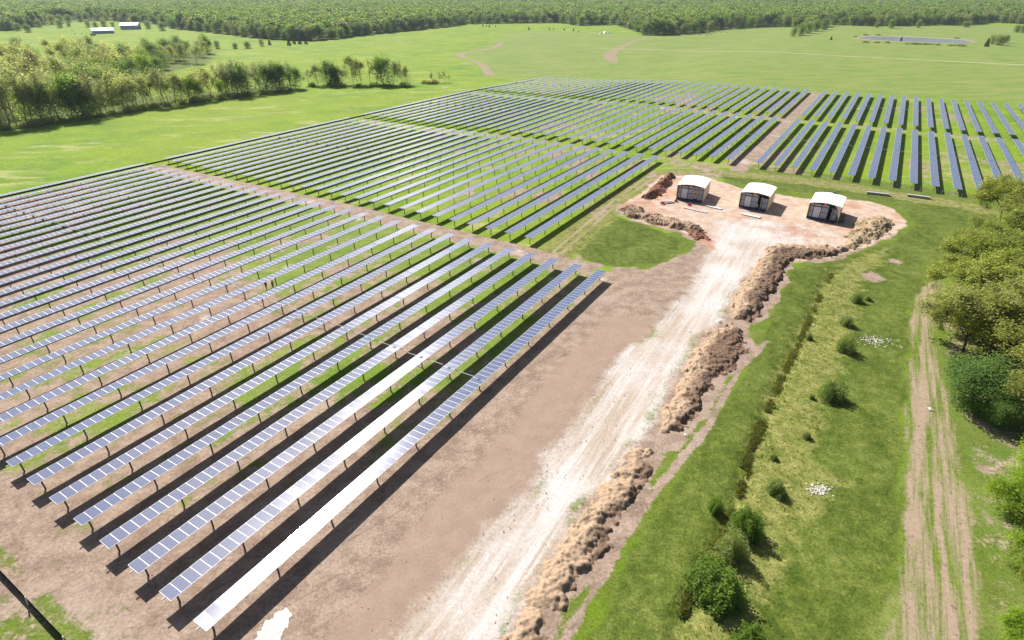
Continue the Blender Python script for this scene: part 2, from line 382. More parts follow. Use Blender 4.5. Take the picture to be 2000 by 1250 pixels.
HEAPS = [
    [(1243, 388), (1262, 372), (1285, 352), (1302, 342), (1322, 346), (1318, 360), (1300, 376), (1288, 390), (1266, 393)],
    [(1207, 408), (1220, 398), (1240, 402), (1270, 416), (1310, 424), (1350, 432), (1372, 442), (1386, 460), (1378, 466), (1345, 456), (1300, 446), (1250, 434), (1214, 422)],
    [(1338, 448), (1366, 440), (1390, 458), (1386, 470), (1362, 470), (1340, 462)],
    [(1652, 446), (1676, 426), (1716, 418), (1752, 432), (1748, 452), (1722, 468), (1690, 484), (1654, 492), (1640, 480)],
    [(1487, 492), (1512, 476), (1545, 478), (1600, 481), (1645, 480), (1664, 488), (1644, 504), (1600, 510), (1560, 508), (1550, 514), (1534, 545), (1510, 586), (1494, 616), (1470, 632), (1428, 624), (1418, 606), (1442, 556), (1474, 512)],
    [(1402, 634), (1430, 630), (1460, 644), (1466, 684), (1446, 718), (1410, 738), (1380, 788), (1362, 832), (1334, 856), (1292, 848), (1280, 822), (1316, 742), (1364, 660)],
    [(1216, 874), (1250, 870), (1288, 882), (1270, 950), (1249, 996), (1204, 1032), (1198, 1066), (1166, 1120), (1116, 1170), (1078, 1236), (1056, 1290), (968, 1290), (1002, 1200), (1070, 1092), (1110, 1030), (1138, 974), (1188, 935)]]
_lp = soft([LUSHP], 3.0, 1.2, 4); M_soil *= 1 - .92 * ss((_lp - .45) * 3)
M_soil = np.maximum(M_soil, .95 * np.clip(soft(HEAPS, 2.6, 1.2, 16) * 1.6, 0, 1))
M_soil = np.maximum(M_soil, M_verge * np.clip(.30 + (nz3 - .5) * .8 + (nz2 - .5) * .6, 0, 1))
# pale gravel patches lying in the array
def blob(u, v, r, st=1.0):
    p = at(u, v); return st * np.clip(1.15 - np.hypot(X - p[0], Y - p[1]) / r + (nz3 - .5) * 1.1, 0, 1)
for u, v, r in ((1350, 214, 5), (1375, 219, 4), (1300, 212, 4), (1435, 228, 4), (1540, 238, 5), (1512, 266, 3), (1452, 316, 5), (1582, 192, 3), (1560, 213, 3), (1120, 515, 2), (1075, 545, 2.2), (1178, 545, 2.2), (905, 262, 5), (880, 255, 4),
                (420, 345, 2.5), (480, 372, 2.5), (600, 395, 2.5), (860, 455, 2.5), (700, 428, 2.2), (1010, 492, 2.5), (630, 560, 2.5), (250, 690, 3), (400, 620, 3), (560, 520, 3)):
    M_gravel = np.maximum(M_gravel, blob(u, v, r, .62))
for u, v, r, st in ((60, 420, 12, .55), (150, 400, 12, .55), (230, 380, 10, .5), (330, 360, 6, .5), (100, 460, 8, .4)):
    M_gravel = np.maximum(M_gravel, blob(u, v, r, st))
for u, v, r in ((1925, 830, 2.2), (1920, 915, 2.0), (1750, 512, 3), (1700, 540, 3)):
    M_soil = np.maximum(M_soil, blob(u, v, r, .75))
Z = terrain(X, Y) + .05 * (fbm(X / 3, Y / 3, 21, 3) - .5) * (Y < 400) - .10 * np.clip(M_gravel * (Y < 200), 0, 1)
Z += .10 * M_red * (fbm(X / 1.3, Y / 1.3, 22, 3) - .5)
Z -= .35 * np.clip(1 - ldist(poly([(1624, 534), (1585, 611), (1539, 710), (1487, 829), (1451, 940), (1391, 1088), (1332, 1204), (1300, 1280)]), X, Y) / 1.6, 0, 1) * (Y < 200)
_den = Y * math.cos(PITCH) + (CAM_H - Z) * math.sin(PITCH); _ok = (_den > 1) & (Y > 150)
_u = np.where(_ok, 1000 + FPX * X / np.where(_ok, _den, 1), -1e6); _v = np.where(_ok, 625 - FPX * (Y * math.sin(PITCH) - (CAM_H - Z) * math.cos(PITCH)) / np.where(_ok, _den, 1), 1e6)
FB = [(-400, 64), (0, 60), (20, 60), (80, 50), (160, 42), (215, 41), (300, 46), (340, 56), (420, 64), (500, 74), (545, 78), (600, 79.5), (640, 78), (700, 70), (800, 60), (890, 51), (905, 47), (960, 46.5), (1040, 45), (1088, 44), (1130, 50), (1200, 48), (1252, 64), (1262, 69), (1300, 69), (1345, 66), (1400, 58), (1500, 52), (1600, 55), (1625, 49), (1690, 51), (1760, 51), (1820, 49), (1880, 50), (1930, 44), (2000, 47), (2400, 40)]
fbu = np.array([q for q, _ in FB], float); fbv = np.array([q for _, q in FB], float)
M_lush = np.where(_ok & (_v < np.interp(_u, fbu, fbv)), 1.0, M_lush)
WOOD = [(-60, 262), (0, 252), (102, 238), (243, 217), (387, 199), (585, 173), (560, 165), (400, 180), (300, 190), (265, 180), (350, 138), (415, 120), (418, 104), (404, 92), (300, 108), (160, 116), (0, 126), (-60, 132)]
M_lush = np.maximum(M_lush, soft([WOOD], 8, 3, 19) * .9)
ZA = np.stack([M_gravel, M_tan, M_soil, np.ones_like(X)], 1); ZB = np.stack([M_rough, M_lush, M_track, np.ones_like(X)], 1); ZC = np.stack([M_pale, M_red, np.zeros_like(X), np.ones_like(X)], 1)
nx, ny = len(gx), len(gy)
ii = (np.arange(ny - 1)[:, None] * nx + np.arange(nx - 1)[None, :]).ravel()
GF = np.stack([ii, ii + 1, ii + nx + 1, ii + nx], 1)
fm = lambda m: m[GF].mean(1)
cls = np.zeros(len(GF), int); yy = fm(Y)
cls[(fm(M_soil) > .62) & (yy < 130) & (fm(T_) > -40) | (fm(M_tan) > .5)] = 2
cls[(fm(M_red) > .5)] = 3
cls[(fm(M_track) > .5) & (fm(X) > 20)] = 4
cls[(fm(M_gravel) > .5) & (fm(T_) > -34) & (yy < 190)] = 1
GV = np.stack([X, Y, Z], 1)
for ci, nm in enumerate(('ground', 'gravel_road', 'bare_ground', 'building_pad', 'dirt_track')):
    f = GF[cls == ci]; u, inv = np.unique(f, return_inverse=True)
    me = np_mesh(nm, GV[u], inv.reshape(-1, 4), [gm], smooth=True,
                 attrs={'zone_a': ('POINT', 'FLOAT_COLOR', ZA[u]), 'zone_b': ('POINT', 'FLOAT_COLOR', ZB[u]), 'zone_c': ('POINT', 'FLOAT_COLOR', ZC[u])})
    tag(obj(nm, me), kind='structure')

# far paths, the farm road and the pond: sheets just above the ground
def strip(name, pts, widths, mat, lift=.08, step=3.0):
    line = [at(u, v) for u, v in pts]; P = []; Wd = []
    for i in range(len(line) - 1):
        n = max(2, int((line[i + 1] - line[i]).length / step))
        for j in range(n): P.append(line[i].lerp(line[i + 1], j / n)); Wd.append(widths[i] + (widths[i + 1] - widths[i]) * j / n)
    P.append(line[-1]); Wd.append(widths[-1]); V = []; F = []
    for i, p in enumerate(P):
        d = (P[min(i + 1, len(P) - 1)] - P[max(i - 1, 0)]); n = Vector((-d.y, d.x, 0)).normalized()
        for k, sgn in enumerate((-1, -.33, .33, 1)):
            q = p + n * (Wd[i] * .5 * sgn * (1 + .25 * (float(vnoise(i * .7, k * 9.1, 3)) - .5)))
            V.append((q.x, q.y, float(terrain(q.x, q.y)) + lift - (.06 if abs(sgn) == 1 else 0)))
    for i in range(len(P) - 1):
        for k in range(3): a = i * 4 + k; F.append((a, a + 1, a + 5, a + 4))
    return tag(obj(name, np_mesh(name, V, F, [mat], smooth=True)), kind='structure')
m_path = simple('dry_path_soil', (.25, .20, .135), .95, .1, var=.35, scale=.25)
m_pathw = simple('pale_road_dust', (.40, .38, .25), .95, .1, var=.2, scale=.3)
strip('farm_road', [(1165, 95), (1250, 96), (1400, 100), (1600, 107), (1800, 117), (2060, 130)], [2, 3, 3, 3.2, 3.2, 3.2], m_pathw)
strip('dirt_path', [(958, 148), (946, 130), (932, 121), (912, 115), (897, 108), (900, 104), (925, 100), (955, 96), (972, 90), (980, 82)], [7, 7, 4, 3, 9, 9, 5, 5, 9, 3], m_path)
strip('dirt_path', [(1262, 73), (1240, 80), (1218, 90), (1200, 99), (1190, 108), (1194, 116), (1205, 124)], [3, 5, 6, 8, 12, 12, 2], m_path)
def pond():
    P = [at(u, v) for u, v in [(1676, 74), (1700, 71), (1760, 72.5), (1830, 75.5), (1880, 78.5), (1897, 82), (1890, 84), (1840, 83.5), (1790, 82), (1740, 80), (1700, 77.5)]]
    k = NT('pond_water'); k.base((.10, .14, .17), .12, .5); k.bump(k.noise(.4, k.pos(), 3), .08, .1)
    zz = max(p.z for p in P) + .12; mb = MB(); mb.face([(p.x, p.y, zz) for p in P][::-1])
    tag(mb.build('pond_water', k.mat), kind='structure')
    P2 = [at(u, v) for u, v in [(1662, 75), (1690, 69.5), (1760, 70.5), (1830, 73.5), (1885, 76.5), (1910, 82), (1894, 85.2), (1840, 84.6), (1790, 83.2), (1740, 81.2), (1690, 78.6)]]
    mb = MB(); mb.face([(p.x, p.y, zz - .05) for p in P2][::-1])
    tag(mb.build('pond_bank', simple('pond_bank_soil', (.27, .22, .15), .95, .1, var=.4, scale=.15)), kind='structure')
pond()

def puddle():
    k = NT('muddy_puddle_water'); k.base((.17, .145, .12), .27, .4); k.bump(k.noise(2.5, k.pos(), 4), .25, .05)
    mb = MB()
    for pts in ([(560, 1188), (570, 1200), (552, 1236), (520, 1290), (470, 1290), (502, 1236), (534, 1200)],):
        P = [at(u, v) for u, v in pts]; n = len(P); Q = []
        for i in range(n):
            for j in range(14):
                q = P[i].lerp(P[(i + 1) % n], j / 14); d = (float(fbm(q.x * 1.6, q.y * 1.6, 4, 4, .7)) - .5) * .9; Q.append((q.x + d, q.y - d, .045))
        mb.face(Q if (sum(Q[i][0] * Q[(i + 1) % len(Q)][1] - Q[(i + 1) % len(Q)][0] * Q[i][1] for i in range(len(Q))) > 0) else Q[::-1])
    tag(mb.build('puddle_water', k.mat), kind='structure')
puddle()

# ------------------------------------------------------------------ solar tracker rows
def panel_material():
    k = NT('blue_solar_glass')
    uv = k.n.new('ShaderNodeUVMap').outputs[0]; sp = k.n.new('ShaderNodeSeparateXYZ'); k.l.new(uv, sp.inputs[0])
    u, v = sp.outputs[0], sp.outputs[1]
    def lines(x, n, w):
        f = k.math('FRACT', k.math('MULTIPLY', x, float(n)))
        d = k.math('ABSOLUTE', k.math('SUBTRACT', f, .5)); return k.ramp(d, .5 - w, .5 - w * .5)
    l6 = lines(u, 6, .085); l12 = lines(v, 12, .045)
    bb = k.math('MULTIPLY', lines(k.math('ADD', u, 1 / 36.), 18, .10), .25)
    ln = k.math('MAXIMUM', k.math('MAXIMUM', l6, l12), bb)
    cell = k.mix(k.rand(), (.026, .046, .130), (.035, .058, .150))
    k.base(k.mix(k.math('MULTIPLY', ln, .75), cell, (.36, .38, .46)), .21, .14)
    k.bsdf.inputs['IOR'].default_value = 1.75
    k.bsdf.inputs['Coat Weight'].default_value = 1.0; k.bsdf.inputs['Coat Roughness'].default_value = .06; k.bsdf.inputs['Coat IOR'].default_value = 1.75
    k.bsdf.inputs['Anisotropic'].default_value = .93
    tg = k.n.new('ShaderNodeTangent'); tg.direction_type = 'UV_MAP'; tg.uv_map = 'UVMap'
    k.l.new(tg.outputs[0], k.bsdf.inputs['Tangent'])
    return k.mat
m_glass = panel_material()
m_frame = simple('aluminium_frame', (.55, .56, .60), .5, .4, .15, .05)
m_back = simple('white_backsheet', (.5, .5, .5), .7, .3)
m_steel = simple('galvanised_steel', (.20, .20, .20), .55, .4, .4, .25, 4.0)
m_dark = simple('dark_drive_casing', (.045, .05, .055), .5, .4)
m_white = simple('white_drive_tube', (.62, .62, .62), .5, .4)

NMOD, MP, HP, RLEN = 84, 1.008, 1.72, 84.7
PW, PL, PT = .998, 1.96, .040            # module along the row, across it, thickness
def module_arrays(y0):
    """one framed module centred at (0, y0), its glass facing up; tube axis at z = 0"""
    z0, z1 = .085, .085 + PT; a, b = PL / 2, PW / 2; fw = .026
    V = [(-a, y0 - b, z0), (a, y0 - b, z0), (a, y0 + b, z0), (-a, y0 + b, z0),
         (-a, y0 - b, z1), (a, y0 - b, z1), (a, y0 + b, z1), (-a, y0 + b, z1),
         (-a + fw, y0 - b + fw, z1), (a - fw, y0 - b + fw, z1), (a - fw, y0 + b - fw, z1), (-a + fw, y0 + b - fw, z1)]
    F = [(3, 2, 1, 0), (0, 1, 5, 4), (1, 2, 6, 5), (2, 3, 7, 6), (3, 0, 4, 7),
         (4, 5, 9, 8), (5, 6, 10, 9), (6, 7, 11, 10), (7, 4, 8, 11), (8, 9, 10, 11)]
    M = [1, 2, 2, 2, 2, 2, 2, 2, 2, 0]
    uvs = [(0, 0)] * 36 + [(0, 0), (0, 1), (1, 1), (1, 0)]
    return V, F, M, uvs
def panel_mesh(ys, name):
    V, F, M, U = [], [], [], []
    for y in ys:
        v, f, m, u = module_arrays(y); b = len(V); V += v; F += [tuple(b + i for i in q) for q in f]; M += m; U += u
    return np_mesh(name, V, F, [m_glass, m_back, m_frame], M, uv=U)
one_panel = panel_mesh([0.0], 'solar_panel')
MODY = [(i - (NMOD - 1) / 2) * MP for i in range(NMOD)]
deck = panel_mesh(MODY, 'panel_deck')
def post_mesh():
    mb = MB(); h = HP + .25
    mb.box((0, -.075, HP / 2 - .2), (.11, .012, HP + .3)); mb.box((0, .075, HP / 2 - .2), (.11, .012, HP + .3)); mb.box((0, 0, HP / 2 - .2), (.012, .138, HP + .3))
    mb.box((0, 0, HP - .03), (.22, .10, .16))
    return mb.mesh('post', [m_steel])
def tube_mesh():
    mb = MB(); mb.tube((0, -RLEN / 2 - .35, 0), (0, RLEN / 2 + .15, 0), .075, n=8)
    for y in MODY[::2]: mb.box((0, y + MP / 2, .055), (.9, .05, .05))
    return mb.mesh('torque_tube', [m_white])
def drive_mesh():
    mb = MB(); mb.box((.02, 0, -.04), (.46, .40, .46)); mb.box((-.26, 0, -.32), (.30, .34, .38)); mb.box((0, .0, -.42), (.20, .22, .3))
    mb.tube((0, -.3, 0), (0, .3, 0), .15, n=10)
    return mb.mesh('drive_box', [m_dark])
p_mesh, t_mesh, d_mesh = post_mesh(), tube_mesh(), drive_mesh()
POSTY = [-RLEN / 2 + .85 + i * (RLEN - 1.7) / 12 for i in range(13)]
def small_support_mesh():
    mb = MB(); mb.tube((0, -RLEN / 2 - .3, HP), (0, RLEN / 2 + .15, HP), .075, n=6)
    for y in POSTY: mb.box((0, y, HP / 2 - .2), (.12, .15, HP + .3))
    return mb.mesh('support_frame', [m_steel])
sf_mesh = small_support_mesh()
ORD = ('first second third fourth fifth sixth seventh eighth ninth tenth eleventh twelfth thirteenth fourteenth fifteenth sixteenth seventeenth eighteenth nineteenth twentieth '
       'twenty-first twenty-second twenty-third twenty-fourth twenty-fifth twenty-sixth twenty-seventh twenty-eighth twenty-ninth thirtieth thirty-first thirty-second thirty-third '
       'thirty-fourth thirty-fifth thirty-sixth thirty-seventh thirty-eighth thirty-ninth fortieth').split()
rg = random.Random(5)
TILT = {0: -2.5, 1: -3.4, 2: -3.0, 3: -3.5, 4: -5.0, 5: -2.1, 6: -2.7, 7: -4.6, 8: -3.4, 9: -1.0, 10: -2.4, 11: -1.6}
def tracker(s0, t, label, group, detail, tilt):
    sc = s0 + RLEN / 2; x, y = W(sc, t); xa, ya = W(s0, t); xb, yb = W(s0 + RLEN, t)
    za, zb = float(terrain(xa, ya)), float(terrain(xb, yb))
    o = empty('solar_tracker_row', (x, y, .5 * (za + zb)), -ROW_AZ)
    o.rotation_euler = (math.atan2(zb - za, RLEN), 0, -ROW_AZ)
    tag(o, label, 'solar panels', group)
    ry = R(tilt)
    def put(name, me, loc, tl=0.0):
        c = obj(name, me, o); c.location = loc; c.rotation_euler = (0, tl, 0); return c
    if detail == 2:
        for yy_ in MODY: put('solar_panel', one_panel, (0, yy_, HP), ry + R(rg.gauss(0, .32)))
    else: put('panel_deck', deck, (0, 0, HP), ry)
    if detail >= 1:
        put('torque_tube', t_mesh, (0, 0, HP), ry)
        for yy_ in POSTY: put('post', p_mesh, (0, yy_, 0))
        put('drive_box', d_mesh, (0, 0, HP - .02))
    else:
        put('support_frame', sf_mesh, (0, 0, 0)); put('drive_box', d_mesh, (0, 0, HP - .02))
    return o
T0, TP = -38.3, 5.25
for k_ in range(32):
    lab = 'blue panel row, %s from the pale gravel road in the front block' % ORD[k_]
    if k_ == 0: lab = 'panel row ablaze with sun glare, closest to the gravel road in the front block'
    tracker(10.6, T0 - TP * k_, lab, 'tracker rows of the front block', 2 if k_ < 20 else 1, TILT.get(k_, rg.uniform(-2.0, .5)))
for k_ in range(4, 32):
    tracker(102.4, T0 - TP * k_, 'blue panel row, %s from the huts side in the second block back' % ORD[k_ - 4], 'tracker rows of the second block', 1, rg.uniform(-2.0, .8))
for k_ in range(32):
    tracker(195.0, T0 - TP * k_, 'pale blue panel row, %s from the dirt lane in the third block back' % ORD[k_], 'tracker rows of the third block', 0, rg.uniform(-1.2, 1.2))
for k_ in range(32):
    tracker(287.4, T0 - TP * k_, 'pale blue panel row, %s from the dirt lane in the rearmost block' % ORD[k_], 'tracker rows of the rearmost block', 0, rg.uniform(-1.2, 1.2))
for k_ in range(17):
    tracker(195.2, -29.0 + TP * k_, 'sky blue panel row, %s beyond the dirt lane in the block behind the huts' % ORD[k_], 'tracker rows behind the huts', 0, rg.uniform(-.5, .5))
for k_ in range(20):
    tracker(288.0, -29.0 + TP * k_, 'sky blue panel row, %s beyond the dirt lane in the farther block past the huts' % ORD[k_], 'tracker rows farther past the huts', 0, rg.uniform(-.5, .5))
# the drive shafts that link the rows of a block
def shaft(s, ta, tb, lab):
    n = 24; mb = MB()
    for i in range(n):
        a, b = ta + (tb - ta) * i / n, ta + (tb - ta) * (i + 1) / n
        (xa, ya), (xb, yb) = W(s, a), W(s, b)
        mb.tube((xa, ya, float(terrain(xa, ya)) + 1.62), (xb, yb, float(terrain(xb, yb)) + 1.34), .045, n=6, caps=i in (0, n - 1))
    tag(mb.build('drive_shaft', m_white), lab, 'drive shaft')
for s0, a, b, w in ((10.6, -38.3, -201, 'linking the rows of the front block'), (102.4, -59.3, -201, 'linking the rows of the second block back'), (195, -38.3, -201, 'linking the rows of the third block back'),
                    (287.4, -38.3, -201, 'linking the rows of the rearmost block'), (195.2, -29, 55, 'linking the rows in the block behind the huts'), (288, -29, 70, 'linking the rows in the farther block past the huts')):
    shaft(s0 + RLEN / 2 + .45, a, b, 'thin white drive shaft ' + w)

# ------------------------------------------------------------------ huts on the pad
m_tarp = simple('white_roof_tarp', (.80, .75, .64), .6, .3, var=.06)
m_cream = simple('cream_side_wall', (.66, .58, .45), .75, .2, var=.06)
m_panelgrey = simple('grey_front_panel', (.42, .44, .51), .6, .3, var=.08)
m_doorgrey = simple('pale_door_panel', (.66, .68, .73), .55, .3, var=.05)
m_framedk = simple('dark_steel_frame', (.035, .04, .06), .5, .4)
m_ply = simple('plywood_board', (.55, .40, .27), .8, .2, var=.12)
m_orange = simple('orange_notice', (.75, .28, .14), .7, .2)
m_slab = simple('dark_hut_floor', (.06, .08, .12), .7, .3)
m_yellow = simple('yellow_strap', (.62, .42, .14), .7, .2)
HW, HD, HE, HRZ = 6.9, 9.2, 4.0, 4.42
def hut(s, t, rz, label, variant):
    x, y = W(s, t); o = empty('equipment_hut', (x, y, float(terrain(x, y))), -ROW_AZ + rz)
    tag(o, label, 'hut', 'white roofed equipment huts on the building pad')
    w = HW / 2
    mb = MB(); mb.box((0, HD / 2, .12), (HW - .1, HD, .30)); mb.box((0, -.55, .09), (HW - .8, 1.1, .16)); mb.build('floor', m_slab, o)
    n = 10
    def arch(xx):
        f = abs(xx) / w
        return HE + (HRZ - HE) * (1 - f ** 1.45)
    mb = MB()                                          # roof skin with thickness, overhanging a little
    xs = [-w - .18 + (HW + .36) * i / n for i in range(n + 1)]
    top = [(q, min(arch(q), HRZ) if abs(q) <= w else HE - .12) for q in xs]
    for (x0, z0), (x1, z1) in zip(top[:-1], top[1:]):
        mb.face([(x0, -.22, z0 + .09), (x1, -.22, z1 + .09), (x1, HD + .2, z1 + .09), (x0, HD + .2, z0 + .09)])
        mb.face([(x0, -.22, z0), (x0, HD + .2, z0), (x1, HD + .2, z1), (x1, -.22, z1)])
        mb.face([(x0, -.22, z0), (x1, -.22, z1), (x1, -.22, z1 + .09), (x0, -.22, z0 + .09)])
        mb.face([(x0, HD + .2, z0), (x0, HD + .2, z0 + .09), (x1, HD + .2, z1 + .09), (x1, HD + .2, z1)])
    for (q, z), sg in ((top[0], -1), (top[-1], 1)):
        mb.face([(q, -.22, z), (q, -.22, z + .09), (q, HD + .2, z + .09), (q, HD + .2, z)][::sg])
    rf = mb.build('roof', m_tarp, o)
    for sg, in ((-1,), (1,)):
        mb = MB(); mb.box((sg * (w + .02), HD / 2 - .1, HE / 2), (.10, HD + .1, HE - .1)); mb.build('side_wall', m_cream, o)
    mb = MB(); mb.box((0, HD + .02, HE / 2 + .1), (HW - .2, .10, HE)); mb.build('rear_wall', m_cream, o)
    # front: recessed wall of grey panels in a dark frame
    fy = .25
    mb = MB()
    for xx in (-w + .12, -w + 1.05, -w + 2.75, -w + 4.35, -w + 5.35, w - .12): mb.box((xx, fy, HE / 2), (.14, .16, HE - .1))
    mb.box((0, fy, HE - .75), (HW - .3, .15, .12)); mb.box((0, fy, .38), (HW - .3, .15, .12))
    mb.box((-w + .58, fy, 1.95), (.80, .13, .12)); mb.box((-w + 3.55, fy, 1.95), (1.46, .13, .12)); mb.box((w - .62, fy, 1.95), (.72, .13, .12))
    mb.build('front_frame', m_framedk, o)
    def pan(name, xa, xb, za, zb, m, yo=.0, th=.06):
        mb = MB(); mb.box(((xa + xb) / 2, fy + yo, (za + zb) / 2), (xb - xa, th, zb - za), 0)
        if name == 'front_panel':
            q = xa + .18
            while q < xb - .05: mb.box((q, fy + yo - .04, (za + zb) / 2), (.035, .03, zb - za - .06)); q += .22
        return mb.build(name, m, o)
    for za, zb in ((.45, 1.88), (2.02, HE - .84)):
        pan('front_panel', -w + .2, -w + .97, za, zb, m_panelgrey); pan('front_panel', -w + 2.83, -w + 4.27, za, zb, m_panelgrey)
        pan('front_panel', -w + 5.43, w - .2, za, zb, m_panelgrey)
    dr = pan('door', -w + 1.13, -w + 2.67, .45, HE - .9, m_doorgrey, -.05)
    mb = MB(); mb.box((-w + 2.5, fy - .12, 1.7), (.06, .06, .22)); mb.build('handle', m_framedk, dr)
    pan('header_panel', -w + .2, (w - .2) if variant == 0 else -w + 4.27, HE - .66, HE - .22, m_panelgrey)
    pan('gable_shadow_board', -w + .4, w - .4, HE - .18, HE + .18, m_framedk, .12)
    pan('notice', -.35, .25, HE - .35, HE + .32, m_orange, -.10, .03)
    if variant == 0:
        b = pan('plywood_board', -w + 4.2, -w + 5.4, .75, HE - .7, m_ply, -.16, .05)
        mb = MB(); mb.box((-w + 4.85, fy - .195, 2.1), (.62, .02, .32)); mb.box((-w + 4.85, fy - .195, HE - .95), (.62, .02, .2)); mb.build('vent_opening', m_framedk, b)
    else:
        mb = MB(); mb.box((-w + 5.25, fy - .35, 2.0), (.07, .75, 3.2)); mb.build('open_door_leaf', m_doorgrey, o)
    mb = MB(); mb.tube((w + .05, -.42, HE - .05), (w + .02, -.15, .1), .09, n=6); mb.tube((-w - .05, -.42, HE - .05), (-w - .02, -.15, .1), .09, n=6); mb.build('corner_strap', m_yellow, o)
    if variant == 2:
        mb = MB(); mb.face([(w - 1.5, -.24, HE + .35), (w + .2, -.24, HE - .1), (w + .12, -.44, 1.2), (w - .25, -.44, 1.8), (w - .5, -.44, 3.2)]); mb.face([(w - 1.5, -.26, HE + .35), (w - .5, -.46, 3.2), (w - .25, -.46, 1.8), (w + .12, -.46, 1.2), (w + .2, -.26, HE - .1)])
        mb.build('tarp_flap', m_tarp, o)
        mb = MB(); mb.box((.6, HD + .1, HRZ + .2), (.5, .3, .35)); mb.box((1.2, HD + .1, HRZ + .1), (.4, .3, .2)); mb.build('roof_fitting', m_framedk, o)
    return o
hut(151.9, -37.9, R(5), 'white roofed hut with a plywood board over its doorway', 0)
hut(153.8, -21.9, R(0), 'white roofed hut with an open doorway, between two others', 1)
hut(154.2, -5.6, R(-1), 'white roofed hut with a loose torn tarp corner beside the black generator', 2)

# things lying about the pad
def slab_thing(name, px, dims, rz, mat, label, cat, n=1):
    p = at(*px); o = empty(name, p, rz); tag(o, label, cat); mb = MB()
    for i in range(n): mb.box((rg.uniform(-.05, .05), rg.uniform(-.05, .05), dims[2] * (i + .5)), (dims[0], dims[1], dims[2] * .94), rz=rg.uniform(-.03, .03))
    for q in (-.35, .35): mb.box((dims[0] * q, 0, .02), (.1, dims[1], .05))
    mb.build('sheet', mat, o); return o
m_sheet = simple('pale_sheet_metal', (.62, .62, .64), .5, .4, var=.06)
m_sheet2 = simple('grey_weathered_sheet', (.42, .39, .37), .7, .3, var=.12)
slab_thing('sheet_stack', (1358, 411), (6.2, .9, .10), -.70, m_sheet2, 'long grey sheets lying flat in front of the hut with plywood', 'sheets', 2)
slab_thing('sheet_stack', (1395, 406), (4.2, .9, .12), -.72, m_sheet, 'white sheets lying by the corner of the hut with plywood', 'sheets', 2)
slab_thing('sheet_stack', (1467, 422), (4.6, 1.1, .12), -.66, m_sheet, 'white sheets lying in front of the middle hut with open doorway', 'sheets', 2)
def bars():
    p = at(1303, 396); o = empty('steel_bundle', p, .25); tag(o, 'bundle of grey steel bars with red bits beside the soil heap', 'steel bars')
    for i in range(7):
        mb = MB(); mb.box((rg.uniform(-.4, .4), (i - 3) * .28, .12 + .12 * (i % 2)), (3.4, .14, .14), rz=rg.uniform(-.12, .12)); mb.build('bar', m_sheet if i % 2 else m_framedk, o)
    return o
bars()
m_red = simple('red_plastic', (.62, .06, .06), .5, .4)
def crate(px, rz, lab):
    p = at(*px); o = empty('scrap_crate', p, rz); tag(o, lab, 'crate')
    mb = MB(); mb.box((0, 0, .22), (.95, .6, .06)); mb.box((0, .3, .38), (.95, .05, .38)); mb.box((0, -.3, .38), (.95, .05, .38)); mb.box((.46, 0, .38), (.05, .56, .38)); mb.box((-.46, 0, .38), (.05, .56, .38)); mb.build('box', m_red, o)
    mb = MB(); mb.box((.7, .3, .08), (1.1, .16, .12), rz=.5); mb.box((-.3, -.6, .06), (1.2, .14, .1), rz=-.4); mb.build('offcut', m_sheet, o)
crate((1346, 401), .4, 'red crate with white offcuts before the hut with plywood'); crate((1320, 394), 1.0, 'red crate with white offcuts next to the steel bars'); crate((1294, 399), -.3, 'red crate with white offcuts under the soil heap')
def generator():
    p = at(1639, 433); o = empty('generator', p, -ROW_AZ); tag(o, 'black boxy generator standing beside the hut with the torn tarp', 'generator')
    mb = MB(); mb.box((0, 0, 1.05), (1.9, 2.6, 1.5)); mb.box((0, 0, 1.84), (1.7, 2.3, .1)); mb.build('housing', m_dark, o)
    mb = MB(); mb.box((0, 0, .25), (1.7, 2.9, .14)); mb.box((0, -1.7, .3), (.12, 1.0, .1)); mb.build('chassis', m_steel, o)
    for sx in (-1, 1):
        mb = MB(); mb.tube((sx * .85, .1, .34), (sx * 1.05, .1, .34), .34, n=16); mb.build('wheel', m_dark, o)
    mb = MB(); mb.tube((.5, .8, 1.85), (.5, .8, 2.25), .06); mb.build('exhaust_pipe', m_steel, o)
    for i in range(4):
        mb = MB(); mb.box((-.3, -1.305, .7 + i * .22), (.9, .03, .08)); mb.build('louvre', m_steel, o)
generator()
m_conc = simple('grey_concrete', (.33, .33, .31), .9, .2, var=.12)
def culvert(pa, pb, lab):
    a, b = at(*pa), at(*pb); d = b - a; o = empty('concrete_block_wall', (a + b) / 2, math.atan2(d.y, d.x)); tag(o, lab, 'concrete wall')
    mb = MB(); L = d.length; n = 3
    for i in range(n): mb.box(((i + .5) / n * L - L / 2, 0, .26), (L / n - .03, .8, .54))
    mb.build('block', m_conc, o); mb = MB(); mb.box((0, 0, .57), (L, .95, .08)); mb.build('cap', m_conc, o)
culvert((1692, 378), (1737, 383), 'low grey concrete wall by the grass lane, nearer the huts'); culvert((1771, 383), (1816, 389), 'low grey concrete wall by the grass lane, nearer the wood')

